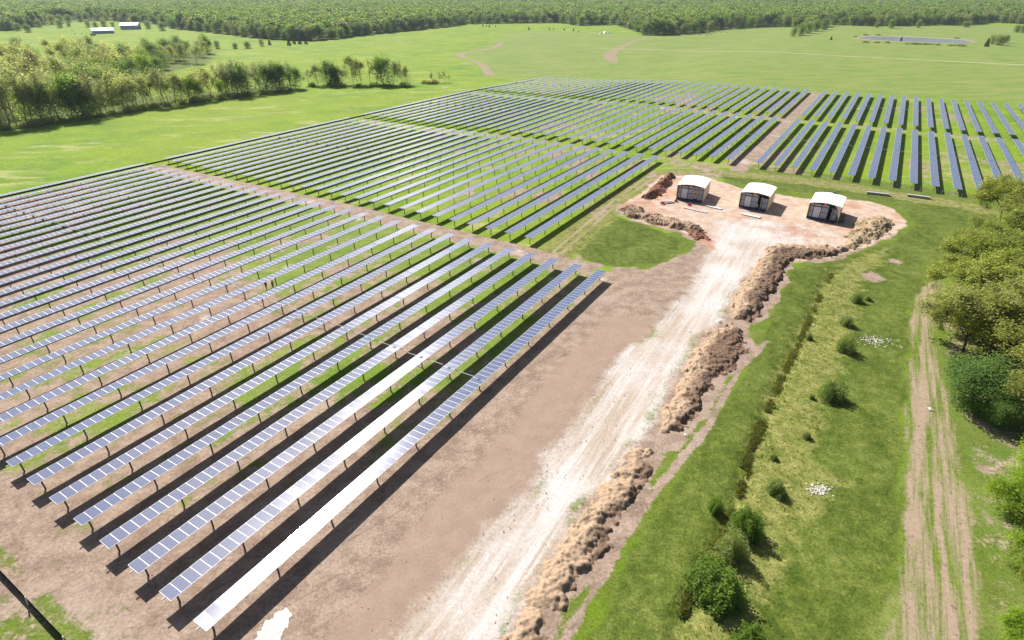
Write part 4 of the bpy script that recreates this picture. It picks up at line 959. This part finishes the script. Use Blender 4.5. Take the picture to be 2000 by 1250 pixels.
# forest: a first line of separate trees, then one mass
edge = [p for p in FB if -20 <= p[0] <= 2020]
for i, (u, v) in enumerate(along_px(edge, 110)):
    kind = rg.choice(['fardark', 'fardark', 'far']) if 520 < u < 1520 else rg.choice(['far', 'fardark', 'far'])
    tree(kind, at(u + rg.uniform(-4, 4), v - rg.uniform(0.0, .6)), rg.uniform(13, 19), 'tree standing in the first line of the far forest edge, ' + ('dark' if kind == 'fardark' else 'pale green'), 'trees of the far forest edge, ' + kind, 'tree', 1.0)
def forest():
    vars_ = bpy.data.collections.new('forest_kinds')
    def cheap(seed, h, r, n, size, mat):
        rng = np.random.default_rng(seed); u = rng.normal(0, 1, (n, 3)); u /= np.linalg.norm(u, axis=1)[:, None]; u[:, 2] = np.where(u[:, 2] < -.45, -u[:, 2], u[:, 2])
        lump = .72 + .6 * fbm(u[:, 0] * 1.8 + seed, u[:, 1] * 1.8 + u[:, 2] * 1.5, seed, 2)
        C = u * (rng.random(n) ** .3 * lump)[:, None] * np.array((r, r, h * .42)) + np.array((0, 0, h * .56))
        tint = .5 + .7 * (fbm(C[:, 0] * .5 + seed, C[:, 2] * .5 + C[:, 1] * .3, seed, 2) - .5) + rng.normal(0, .15, n)
        m = leaves_mesh('crown', rng, C, size, mat, tint, 1.3)
        return m
    for i, (h, r, mat) in enumerate([(17, 5.6, m_lforest), (15, 6.4, m_lforest), (18, 5.2, m_ldense), (14, 5.6, m_lforest), (16, 5.8, m_ldense), (13, 5.0, m_lforest)]):
        o = bpy.data.objects.new('forest_tree', cheap(200 + i, h, r, 190, 1.75, mat)); vars_.objects.link(o)
    rng = np.random.default_rng(9); P = []
    yv = rng.uniform(620, 3600, 260000); xv = rng.uniform(-1, 1, 260000) * (yv * .98 + 150)
    # keep the spots behind the forest edge, thinning with distance
    k = 1.0 / (yv * math.cos(PITCH) + CAM_H * math.sin(PITCH)); uu = 1000 + FPX * xv * k
    vv = 625 - FPX * (yv * math.sin(PITCH) - (CAM_H - terrain(xv, yv)) * math.cos(PITCH)) / (yv * math.cos(PITCH) + (CAM_H - terrain(xv, yv)) * math.sin(PITCH))
    ok = (vv < np.interp(uu, fbu, fbv) - .5)
    meadow = (np.abs(uu - 130) < 42) & (vv > 38.5) & (vv < 52)
    ok &= ~meadow
    ok &= rng.random(len(yv)) < .30 * np.clip(yv / 1600, .75, 1.6) ** .3
    x, y = xv[ok], yv[ok]; z = terrain(x, y) - .3
    V = np.stack([x, y, z], 1); n = len(V)
    me = bpy.data.meshes.new('forest'); me.vertices.add(n); me.vertices.foreach_set('co', V.astype(np.float32).ravel())
    a = me.attributes.new('size', 'FLOAT', 'POINT'); a.data.foreach_set('value', (rng.uniform(.75, 1.25, n) * 1.16).astype(np.float32))
    a = me.attributes.new('kind_index', 'INT', 'POINT')
    sel = fbm(x / 160, y / 160, 77, 3) + rng.normal(0, .12, n)
    ki = np.select([sel < .40, sel < .50, sel < .58, sel < .66], [2, 0, 4, 1], 3); ki = np.where(rng.random(n) < .12, 5, ki)
    a.data.foreach_set('value', ki.astype(np.int32)); me.update()
    o = tag(obj('forest', me), 'vast leafy spring forest filling the far distance', 'forest', None, 'stuff')
    ng = bpy.data.node_groups.new('forest_scatter', 'GeometryNodeTree')
    ng.interface.new_socket('Geometry', in_out='INPUT', socket_type='NodeSocketGeometry'); ng.interface.new_socket('Geometry', in_out='OUTPUT', socket_type='NodeSocketGeometry')
    N_ = ng.nodes; L_ = ng.links; gi = N_.new('NodeGroupInput'); go = N_.new('NodeGroupOutput')
    ci = N_.new('GeometryNodeCollectionInfo'); ci.inputs[0].default_value = vars_; ci.inputs['Separate Children'].default_value = True; ci.inputs['Reset Children'].default_value = True
    ip = N_.new('GeometryNodeInstanceOnPoints'); ip.inputs['Pick Instance'].default_value = True
    m2p = N_.new('GeometryNodeMeshToPoints')
    L_.new(gi.outputs[0], m2p.inputs[0]); L_.new(m2p.outputs[0], ip.inputs['Points']); L_.new(ci.outputs[0], ip.inputs['Instance'])
    at_k = N_.new('GeometryNodeInputNamedAttribute'); at_k.data_type = 'INT'; at_k.inputs[0].default_value = 'kind_index'; L_.new(at_k.outputs[0], ip.inputs['Instance Index'])
    at_s = N_.new('GeometryNodeInputNamedAttribute'); at_s.data_type = 'FLOAT'; at_s.inputs[0].default_value = 'size'; L_.new(at_s.outputs[0], ip.inputs['Scale'])
    rv = N_.new('FunctionNodeRandomValue'); rv.data_type = 'FLOAT_VECTOR'; rv.inputs[0].default_value = (0, 0, 0); rv.inputs[1].default_value = (.1, .1, 6.28); L_.new(rv.outputs[0], ip.inputs['Rotation'])
    L_.new(ip.outputs[0], go.inputs[0])
    md = o.modifiers.new('scatter', 'NODES'); md.node_group = ng
    print('forest trees', n)
forest()

# the oaks beside the track and the bushes in the mown strip
OAK = [make_tree(s, 13, 8.6, 24000, .30, m_loak, m_barkd, 4, (6, 4, 4, 4), .20, (.5, 1.15), .50, .04, .40, 5, 1500, .08, .06) for s in (81, 82, 83)]
OAKG = [make_tree(s, 12, 6.5, 26000, .30, m_ldense, m_barkd, 3, (6, 5, 4), .22, (.5, 1.15), .75, .35, .30, 5, 0, 0, .16) for s in (91,)]
BRT = [make_tree(s, 9, 4.2, 15000, .24, m_lbright, m_bark, 3, (6, 5, 4), .22, (.4, 1.1), .55, .25, .2, 5, 0, 0, .14) for s in (95, 96)]
TREES['oak'] = OAK; TREES['oakgreen'] = OAKG; TREES['bright'] = BRT
NEAR = [('oak', 1935, 700, 13.0, 1.0, 'yellow-green oak with black forked limbs midway along the wood by the dirt track', 0), ('oak', 1885, 585, 10.0, .85, 'leaning oak with bare outer twigs where the dirt track enters the wood', 1), ('oak', 1955, 440, 12.5, .8, 'thinly leafed oak reaching over the ends of the panel rows', 2), ('oak', 1910, 505, 9.5, .85, 'small rounded oak below the one reaching over the panel rows', 0),
        ('oak', 1965, 560, 12.5, 1.0, 'broad olive oak behind the leaning one at the top of the wood', 1), ('oak', 1882, 690, 8.5, .85, 'low yellow-green oak overhanging the edge of the dirt track', 2), ('oakgreen', 1902, 792, 8.0, .95, 'dense deep green tree at the near corner of the wood', 0), ('oak', 1945, 625, 12.0, .95, 'olive oak squeezed behind the one with black forked limbs', 2),
        ('oak', 1998, 760, 12.5, 1.0, 'olive oak behind the dense deep green tree', 0), ('oak', 2050, 660, 13.0, 1.1, 'olive oak half cut by the frame in the wood middle', 1), ('oak', 2030, 520, 13.0, 1.05, 'olive oak half cut by the frame at the wood top', 0), ('oak', 2003, 846, 5.5, .7, 'small pale yellow oak above the bare soil patch', 2), ('oak', 2040, 830, 11.0, 1.0, 'dark limbed oak cut by the frame above the small pale one', 1), ('oakgreen', 1950, 828, 5.5, .85, 'low dark green shrubby tree in the shade of the wood corner', 0), ('oak', 2020, 440, 12.5, .9, 'oak at the top corner of the wood beside the outermost panel rows', 1),
        ('oak', 1995, 490, 12.5, 1.0, 'olive oak filling the wood between the corner oak and the panel row ends', 2), ('oak', 1930, 545, 11.0, 1.0, 'wide green-gold oak over the spot where the dirt track starts', 1), ('oak', 1912, 640, 10.0, .95, 'rounded oak leaning over the dirt track above the dense green tree', 0), ('oak', 1968, 690, 12.5, 1.05, 'tall oak deep inside the wood behind the dense green tree', 1), ('oak', 1985, 630, 13.0, 1.0, 'tallest oak deep in the middle of the wood', 2),
        ('bright', 1992, 1010, 6.5, .95, 'vivid lime green young tree at the lower frame edge', 0), ('bright', 2010, 1120, 5.0, .9, 'lime green sapling below the vivid young tree', 1), ('oak', 2010, 1150, 4.2, .55, 'straw-coloured small oak between the lime green saplings', 2), ('bright', 1992, 1255, 4.4, .9, 'lime green bushy sapling at the bottom corner', 0), ('bright', 2040, 950, 6.5, 1.0, 'lime green tree mostly outside the frame', 1)]
for kind, u, v, hh, wd, lab, var in NEAR: tree(kind, at(u - 3, v), hh, lab, None, 'oak_tree' if kind == 'oak' else 'tree', wd * 1.12, var)
TREES['bushfine'] = [make_bush(s, 2.4, 3.9, 7000, .22, m_lbush) for s in (101, 102, 103)]
TREES['bushgreen'] = [make_bush(s, 2.4, 3.4, 8000, .22, m_lshrub) for s in (111, 112)]
BU = [('bushgreen', 1393, 1158, 4.2, .95, 'largest vivid green bush at the lower end of the ditch'), ('bushgreen', 1455, 1040, 3.6, .85, 'deep green bush with the longest shadow beside the ditch'), ('bushfine', 1425, 1082, 3.8, .8, 'grey-green bush squeezed between two greener bushes'), ('bushgreen', 1397, 998, 1.9, .75, 'small dark bush tucked against the ditch reeds'),
      ('bushfine', 1514, 962, 2.2, .9, 'faded grey-green bush near the white rubble by the ditch'), ('bushfine', 1622, 776, 3.3, .95, 'olive round bush alone in the rough strip'), ('bushfine', 1649, 684, 3.4, .8, 'egg-shaped bush just beside the pale rubble patch'), ('bushfine', 1652, 634, 2.2, .9, 'small round bush behind the egg-shaped one'), ('bushfine', 1672, 588, 2.0, 1.1, 'low spread bush in dry weeds, farthest up the rough strip'), ('bushfine', 1580, 662, 1.2, 1.0, 'knee-high tuft bush close to the ditch line'), ('bushfine', 1574, 854, 1.1, 1.0, 'tiny bush on the rough strip below the olive round one'), ('bushgreen', 1462, 1260, 2.6, .9, 'green bush cut off by the bottom of the frame'), ('bushfine', 1695, 586, 1.2, 1.0, 'low weed clump at the mown edge'), ('bushfine', 1585, 778, .9, 1.0, 'short weed clump beside the olive round bush'), ('bushfine', 1510, 895, .9, 1.0, 'short weed clump on the ditch bank')]
for kind, u, v, hh, wd, lab in BU: tree(kind, at(u, v), hh, lab, None, 'bush', wd)

# ------------------------------------------------------------------ tall grass, tufts and stones
def tufts(name, X_, Y_, hgt, wid, mat, label, seed, blades=4, cat='grass'):
    rng = np.random.default_rng(seed); n = len(X_) * blades
    x = np.repeat(X_, blades) + rng.normal(0, wid, n); y = np.repeat(Y_, blades) + rng.normal(0, wid, n); hh = np.repeat(hgt, blades) * rng.uniform(.6, 1.2, n)
    z = terrain(x, y) - .06; a = rng.uniform(0, 6.28, n); w = hh * rng.uniform(.16, .34, n); l = hh * .55; b = rng.uniform(0, 6.28, n)
    V = np.stack([np.stack([x - np.cos(a) * w, y - np.sin(a) * w, z], 1), np.stack([x + np.cos(a) * w, y + np.sin(a) * w, z], 1), np.stack([x + np.cos(b) * l, y + np.sin(b) * l, z + hh], 1)], 1).reshape(-1, 3)
    t = np.clip(.5 + .8 * (fbm(x / 2, y / 2, seed, 2) - .5) + rng.normal(0, .2, n), 0, 1)
    return tag(obj(name, np_mesh(name, V, np.arange(3 * n).reshape(-1, 3), [mat], attrs={'tint': ('FACE', 'FLOAT', t)})), label, cat, None, 'stuff')
m_gdry = leaf_material('dry_reed_blade', (.105, .128, .030), (.215, .220, .065), (.1, .1, .03), .45, 0)
m_gfresh = leaf_material('fresh_grass_blade', (.140, .23, .025), (.22, .32, .04), (.1, .1, .03), .5, 0)
m_glush = leaf_material('deep_grass_blade', (.085, .14, .018), (.15, .21, .03), (.1, .1, .03), .5, 0)
rng = np.random.default_rng(4)
DIT = poly([(1624, 534), (1603, 569), (1585, 611), (1564, 660), (1539, 710), (1511, 770), (1487, 829), (1476, 850), (1458, 898), (1451, 940), (1425, 1010), (1391, 1088), (1353, 1148), (1332, 1204), (1300, 1290), (1240, 1420)])
i = rng.integers(0, len(DIT) - 1, 4200); f = rng.random((4200, 1)); q = DIT[i] * (1 - f) + DIT[i + 1] * f; q = q + rng.normal(0, .24, q.shape); q = q[fbm(q[:, 0] / 2.2, q[:, 1] / 2.2, 55, 3) > .44]
tufts('tall_grass', q[:, 0], q[:, 1], rng.uniform(.12, .40, len(q)), .14, m_gdry, 'line of tall dark reedy grass growing along the shallow ditch', 6, 5)
def scatter(n, xr, yr, w):
    x = rng.uniform(*xr, n); y = rng.uniform(*yr, n)
    ix = np.clip(np.searchsorted(gx, x) - 1, 0, nx - 1); iy = np.clip(np.searchsorted(gy, y) - 1, 0, ny - 1); k = iy * nx + ix
    keep = rng.random(n) < w(x, y, k); return x[keep], y[keep]
x, y = scatter(90000, (12, 70), (26, 130), lambda x, y, k: np.clip(M_rough[k] - .25, 0, 1) * (1 - M_gravel[k]) * .6)
tufts('rough_grass', x, y, rng.uniform(.08, .26, len(x)), .12, m_gdry, 'rough yellowing weeds covering the unmown strip beside the ditch', 7, 4)
x, y = scatter(120000, (0, 75), (26, 130), lambda x, y, k: np.clip(M_lush[k] - M_rough[k] - M_soil[k] - M_gravel[k], 0, 1) * .55)
tufts('mown_grass', x, y, rng.uniform(.06, .20, len(x)), .12, m_glush, 'deep green mown grass between the soil banks and the dirt track', 8, 3)
def row_w(x, y, k):
    s, t = ST(x, y); d = np.abs(((t - T0) / TP + .5) % 1 - .5) * TP
    return ((s > 9) & (s < 97) & (t < -36) & (t > -120)) * (np.clip(.95 - 1.15 * M_soil[k], .02, 1)) * np.where(d < 1.5, 1.0, .45)
x, y = scatter(150000, (-95, 45), (28, 125), row_w)
tufts('field_grass', x, y, rng.uniform(.06, .18, len(x)), .12, m_gfresh, 'bright grass growing in strips under the front block of panels', 9, 3)
m_rock = simple('pale_limestone', (.52, .49, .42), .85, .2, var=.15, scale=1.5)
m_rockg = simple('grey_gravel_stone', (.27, .24, .21), .9, .2, var=.3, scale=1.5)
def rocks(name, X_, Y_, R_, mat, label, cat, seed, kind=None, sink=.25):
    rng = np.random.default_rng(seed); B = np.array([(1, 0, 0), (-1, 0, 0), (0, 1, 0), (0, -1, 0), (0, 0, 1), (0, 0, -1)], float); T8 = np.array([(0, 2, 4), (2, 1, 4), (1, 3, 4), (3, 0, 4), (2, 0, 5), (1, 2, 5), (3, 1, 5), (0, 3, 5)])
    V, F = [], []
    for x, y, r in zip(X_, Y_, R_):
        v = B * r * rng.uniform(.6, 1.25, (6, 3)) * np.array((1.2, 1, .7)); a = rng.uniform(0, 6.28); c, s_ = math.cos(a), math.sin(a)
        v = np.stack([v[:, 0] * c - v[:, 1] * s_, v[:, 0] * s_ + v[:, 1] * c, v[:, 2]], 1) + np.array((x, y, 0)); V.append(v); F.append(T8 + 6 * len(F))
    V = np.concatenate(V); rr = np.repeat(np.array(R_), 6); xy0 = np.repeat(np.stack([X_, Y_], 1), 6, 0)
    V[:, 2] += terrain(xy0[:, 0], xy0[:, 1]) + rr * sink
    return tag(obj(name, np_mesh(name, V, np.concatenate(F), [mat])), label, cat, None, kind)
for (u, v), n, sd, ra, lab in (((1712, 665), 130, .8, 1.3, 'patch of pale broken rubble beside the egg-shaped bush'), ((1598, 957), 110, .45, .7, 'patch of white rubble on the rough strip near the ditch')):
    c = at(u, v); xs, ys = c[0] + rng.normal(0, ra, n), c[1] + rng.normal(0, sd, n); rocks('rubble_patch', xs, ys, rng.uniform(.04, .19, n), m_rock, lab, 'rubble', n, 'stuff')
x, y = scatter(9000, (-5, 85), (26, 175), lambda x, y, k: np.clip(M_gravel[k] - .3, 0, 1) * .45)
rocks('road_stones', x, y, rng.uniform(.03, .11, len(x)), m_rockg, 'loose grey stones strewn over the gravel road and pad', 'stones', 12, 'stuff')
x, y = scatter(9000, (-60, 45), (26, 125), lambda x, y, k: np.clip(M_soil[k] - .45, 0, 1) * .5)
rocks('soil_clods', x, y, rng.uniform(.03, .09, len(x)), simple('clod_soil', (.26, .19, .145), .95, .1, var=.3), 'loose soil clods over the bare ground round the panels', 'clods', 13, 'stuff')
for i, (u, v, r) in enumerate([(1588, 635, .28), (1405, 628, .35), (1340, 850, .3), (1818, 800, .35)]):
    p = at(u, v); rocks('boulder', np.array([p[0]]), np.array([p[1]]), np.array([r]), m_rock, ['pale stone near the reeds beside the ditch', 'pale stone in the gap between two soil banks', 'pale stone at the grassy foot of the soil bank', 'white stone lying on the dirt track'][i], 'stone', 40 + i)

# ------------------------------------------------------------------ barns and other far things
m_barnroof = simple('white_metal_roof', (.80, .80, .80), .5, .4, var=.03); m_barnwall = simple('pale_blue_metal_wall', (.32, .38, .48), .6, .4, var=.05); m_barnred = simple('rusty_red_door', (.22, .08, .06), .7, .2)
def barn(pa, pb, depth, he, hr, lab, wallm):
    a, b = at(*pa), at(*pb); d = b - a; L = d.length; o = empty('barn', (a + b) / 2, math.atan2(d.y, d.x)); tag(o, lab, 'barn', 'barns in the far pasture')
    mb = MB(); mb.box((0, depth / 2, he / 2), (L, depth, he)); mb.face([(-L / 2, 0, he), (-L / 2, depth / 2, hr - .1), (-L / 2, depth, he)][::-1]); mb.face([(L / 2, 0, he), (L / 2, depth, he), (L / 2, depth / 2, hr - .1)][::-1]); mb.build('wall', wallm, o)
    mb = MB()
    for sg in (-1, 1):
        y0, y1 = (-.5, depth / 2) if sg < 0 else (depth + .5, depth / 2)
        q = [(-L / 2 - .4, y0, he - .1), (L / 2 + .4, y0, he - .1), (L / 2 + .4, y1, hr), (-L / 2 - .4, y1, hr)]
        mb.face(q[::-sg]); mb.face([(x, y, z - .15) for x, y, z in q][::sg])
    mb.build('roof', m_barnroof, o); mb = MB(); mb.box((-L / 2 - .05, depth / 2, he * .42), (.12, depth * .45, he * .8)); mb.build('door', m_barnred, o)
barn((182, 66.5), (224, 65), 13, 4.2, 7.0, 'long low barn with a white roof in the far pasture', m_barnwall)
barn((236, 58), (271, 57.5), 15, 6.0, 9.5, 'taller barn with white roof and pale blue wall behind the low one', m_barnwall)
def trailer():
    p = at(182, 69.5); o = empty('trailer', p, .1); tag(o, 'small rusty trailer parked before the long low barn', 'trailer')
    mb = MB(); mb.box((0, 0, 1.5), (6, 2.4, 2.0)); mb.build('body', m_barnred, o)
    for sx in (-1.6, 1.6):
        for sy in (-1, 1): mb = MB(); mb.tube((sx, sy * 1.0, .45), (sx, sy * 1.25, .45), .45, n=12); mb.build('wheel', m_dark, o)
    mb = MB(); mb.box((3.8, 0, .6), (1.8, .15, .15)); mb.build('drawbar', m_steel, o)
trailer()
for i, (u, v) in enumerate([(1174, 66), (1181, 65), (1189, 66)]):
    p = at(u, v); o = empty('tarp_tent', p, i * .7); tag(o, 'white pitched tarp heap in the scrubby far meadow, one of three', 'tarp', 'three white tarp heaps in the far meadow')
    mb = MB(); mb.face([(-2.2, -2, 0), (2.2, -2, 0), (0, -1.6, 2.6)]); mb.face([(2.2, 2, 0), (-2.2, 2, 0), (0, 1.6, 2.2)]); mb.face([(2.2, -2, 0), (2.2, 2, 0), (0, 1.6, 2.2), (0, -1.6, 2.6)]); mb.face([(-2.2, 2, 0), (-2.2, -2, 0), (0, -1.6, 2.6), (0, 1.6, 2.2)]); mb.build('tarp', m_tarp, o)

# ------------------------------------------------------------------ people and cattle
def skin_mesh(name, nodes, edges, mat, sub=1):
    """a body grown round a skeleton: nodes [(x, y, z, radius)], edges between them; node 0 is the root"""
    me = bpy.data.meshes.new(name); me.from_pydata([q[:3] for q in nodes], edges, []); o = bpy.data.objects.new('tmp_' + name, me); COL.objects.link(o)
    o.modifiers.new('s', 'SKIN'); sv = me.skin_vertices[0].data
    for i, q in enumerate(nodes): sv[i].radius = (q[3], q[3] if len(q) < 5 else q[4]); sv[i].use_root = (i == 0)
    m = o.modifiers.new('u', 'SUBSURF'); m.levels = sub; m.render_levels = sub
    dg = bpy.context.evaluated_depsgraph_get(); out = bpy.data.meshes.new_from_object(o.evaluated_get(dg)); out.name = name
    bpy.data.objects.remove(o); out.materials.clear(); out.materials.append(mat)
    out.polygons.foreach_set('use_smooth', [True] * len(out.polygons)); return out
def person(P, rz, label, cloth, vest, hat, pose):
    """standing figure 1.76 m; pose: stride, arm swing and stoop"""
    m_skin = simple('skin', (.45, .27, .18), .6, .3)
    st, arm, stoop = pose; n = []; e = []
    def add(p, r, par=None): n.append((*p, r)); i = len(n) - 1; (e.append((par, i)) if par is not None else None); return i
    f = lambda z, y=0: y + stoop * max(0, z - .95)
    pel = add((0, 0, .95), .135); bel = add((0, f(1.1), 1.10), .135, pel); che = add((0, f(1.32), 1.32), .15, bel); nk = add((0, f(1.48), 1.48), .06, che); hd = add((0, f(1.56) + .02, 1.58), .082, nk); tp = add((0, f(1.68) + .02, 1.69), .085, hd)
    add((0, f(1.62) + .115, 1.615), .018, hd)                                            # nose
    for sx in (-1, 1):
        add((sx * .088, f(1.63) + .01, 1.63), .016, hd)                                  # ears
        sh = add((sx * .19, f(1.42), 1.42), .062, che); el = add((sx * .25, f(1.17) - arm * sx * .10, 1.15), .045, sh); wr = add((sx * .25, f(.95) + .10 - arm * sx * .2, .93), .030, el); pa = add((sx * .245, f(.88) + .13 - arm * sx * .22, .86), .034, wr)
        for q, (dy, L) in enumerate(((-.03, .075), (-.01, .09), (.01, .085), (.03, .065))):
            a = add((sx * .245, n[pa][1] + dy, n[pa][2] - .045), .010, pa); add((sx * .235, n[pa][1] + dy * 1.1 + .01, n[pa][2] - .045 - L), .008, a)
        a = add((sx * .225, n[pa][1] + .045, n[pa][2] - .01), .011, pa); add((sx * .215, n[pa][1] + .06, n[pa][2] - .055), .009, a)
        hp_ = add((sx * .10, 0, .88), .095, pel); kn = add((sx * .115, st * sx * .17 + .02, .50), .066, hp_); an = add((sx * .115, st * sx * .30 - .04, .10), .042, kn); add((sx * .125, st * sx * .30 + .12, .045), .040, an)
    o = empty('person', P, rz); tag(o, label, 'person')
    obj('body', skin_mesh('body', n, e, m_skin), o)
    j = lambda idx, k: [(*n[i][:3], n[i][3] + k) for i in idx]
    # clothes grown a little outside the body: shirt and trousers
    obj('vest', skin_mesh('vest', [(0, 0, .98, .15), (0, f(1.1), 1.1, .155), (0, f(1.32), 1.32, .172), (.17, f(1.42), 1.42, .08), (-.17, f(1.42), 1.42, .08), (.245, f(1.18) - arm * .1, 1.17, .058), (-.245, f(1.18) + arm * .1, 1.17, .058)], [(0, 1), (1, 2), (2, 3), (2, 4), (3, 5), (4, 6)], vest), o)
    obj('trousers', skin_mesh('trousers', [(0, 0, .97, .148), (.10, 0, .86, .11), (-.10, 0, .86, .11), (.115, st * .17 + .02, .50, .082), (-.115, -st * .17 + .02, .50, .082), (.115, st * .30 - .04, .12, .062), (-.115, -st * .30 - .04, .12, .062)], [(0, 1), (0, 2), (1, 3), (2, 4), (3, 5), (4, 6)], cloth), o)
    obj('hat', skin_mesh('hat', [(0, f(1.7) + .02, 1.70, .105), (0, f(1.76) + .02, 1.765, .09)], [(0, 1)], hat), o)
    return o
m_jean = simple('dark_work_trousers', (.02, .022, .03), .8, .2); m_black = simple('dark_work_shirt', (.025, .025, .035), .8, .2)
m_hv = simple('yellow_work_vest', (.55, .70, .04), .7, .2); m_ov = simple('orange_work_vest', (.75, .16, .03), .7, .2); m_hard = simple('orange_hard_hat', (.75, .30, .05), .4, .5); m_hardw = simple('white_hard_hat', (.7, .7, .68), .4, .5)
p = at(1477, 410.5); person(p, 2.6, 'worker in a fluorescent yellow vest standing at the middle hut doorway', m_jean, m_hv, m_hard, (.3, .3, .15))
p = at(521, 565); person(p, .9, 'worker in dark clothes walking between panel rows', m_jean, m_black, m_hardw, (.9, .6, .1))
p = at(534, 563); person(p, -2.0, 'worker in an orange vest standing between panel rows', m_jean, m_ov, m_hard, (.3, .2, .1))
m_cow = simple('black_cow_hide', (.02, .017, .015), .7, .2)
def cow_mesh():
    n = [(0, 0, 1.05, .36), (.55, 0, 1.08, .35), (-.55, 0, 1.08, .34), (.85, 0, 1.25, .20), (1.2, 0, 1.38, .15), (1.5, 0, 1.18, .09), (-.85, 0, 1.2, .10), (-.95, 0, .7, .035), (1.22, .17, 1.46, .04), (1.22, -.17, 1.46, .04)]; e = [(0, 1), (0, 2), (1, 3), (3, 4), (4, 5), (2, 6), (6, 7), (4, 8), (4, 9)]
    for b, x in ((1, .55), (2, -.6)):
        for sy in (-1, 1):
            i = len(n); kx = .06 if b == 1 else -.10
            n += [(x, sy * .2, .78, .15), (x + kx, sy * .21, .42, .075), (x, sy * .21, .06, .06)]; e += [(b, i), (i, i + 1), (i + 1, i + 2)]
    return skin_mesh('cow', n, e, m_cow)
cm = cow_mesh()
for u, v in [(1367, 69), (1372, 66.5), (1378, 67), (1384, 66), (1388, 68), (1393, 65), (1398, 64), (1404, 63), (1409, 64), (1415, 63), (1419, 64.5), (1382, 70), (141, 60), (147, 68), (160, 67)]:
    o = obj('cow', cm); o.location = at(u, v); o.rotation_euler = (0, 0, rg.uniform(0, 6.28))
    tag(o, 'dark cow grazing with the herd in the far meadow' if u > 500 else 'dark cow grazing in the pasture before the barns', 'cow', 'cattle herd in the far meadow' if u > 500 else 'cattle in the barn pasture')

# ------------------------------------------------------------------ haze
def haze():
    mb = MB(); mb.box((0, 2200, 40), (8600, 5200, 180))
    k = NT('thin_blue_haze'); k.n.remove(k.bsdf); v = k.n.new('ShaderNodeVolumePrincipled'); v.inputs['Color'].default_value = (.72, .84, 1.0, 1); v.inputs['Density'].default_value = HAZE_D; v.inputs['Anisotropy'].default_value = .2
    k.l.new(v.outputs[0], k.out.inputs['Volume']); tag(mb.build('haze', k.mat), kind='stuff')
HAZE_D = .00006
haze()
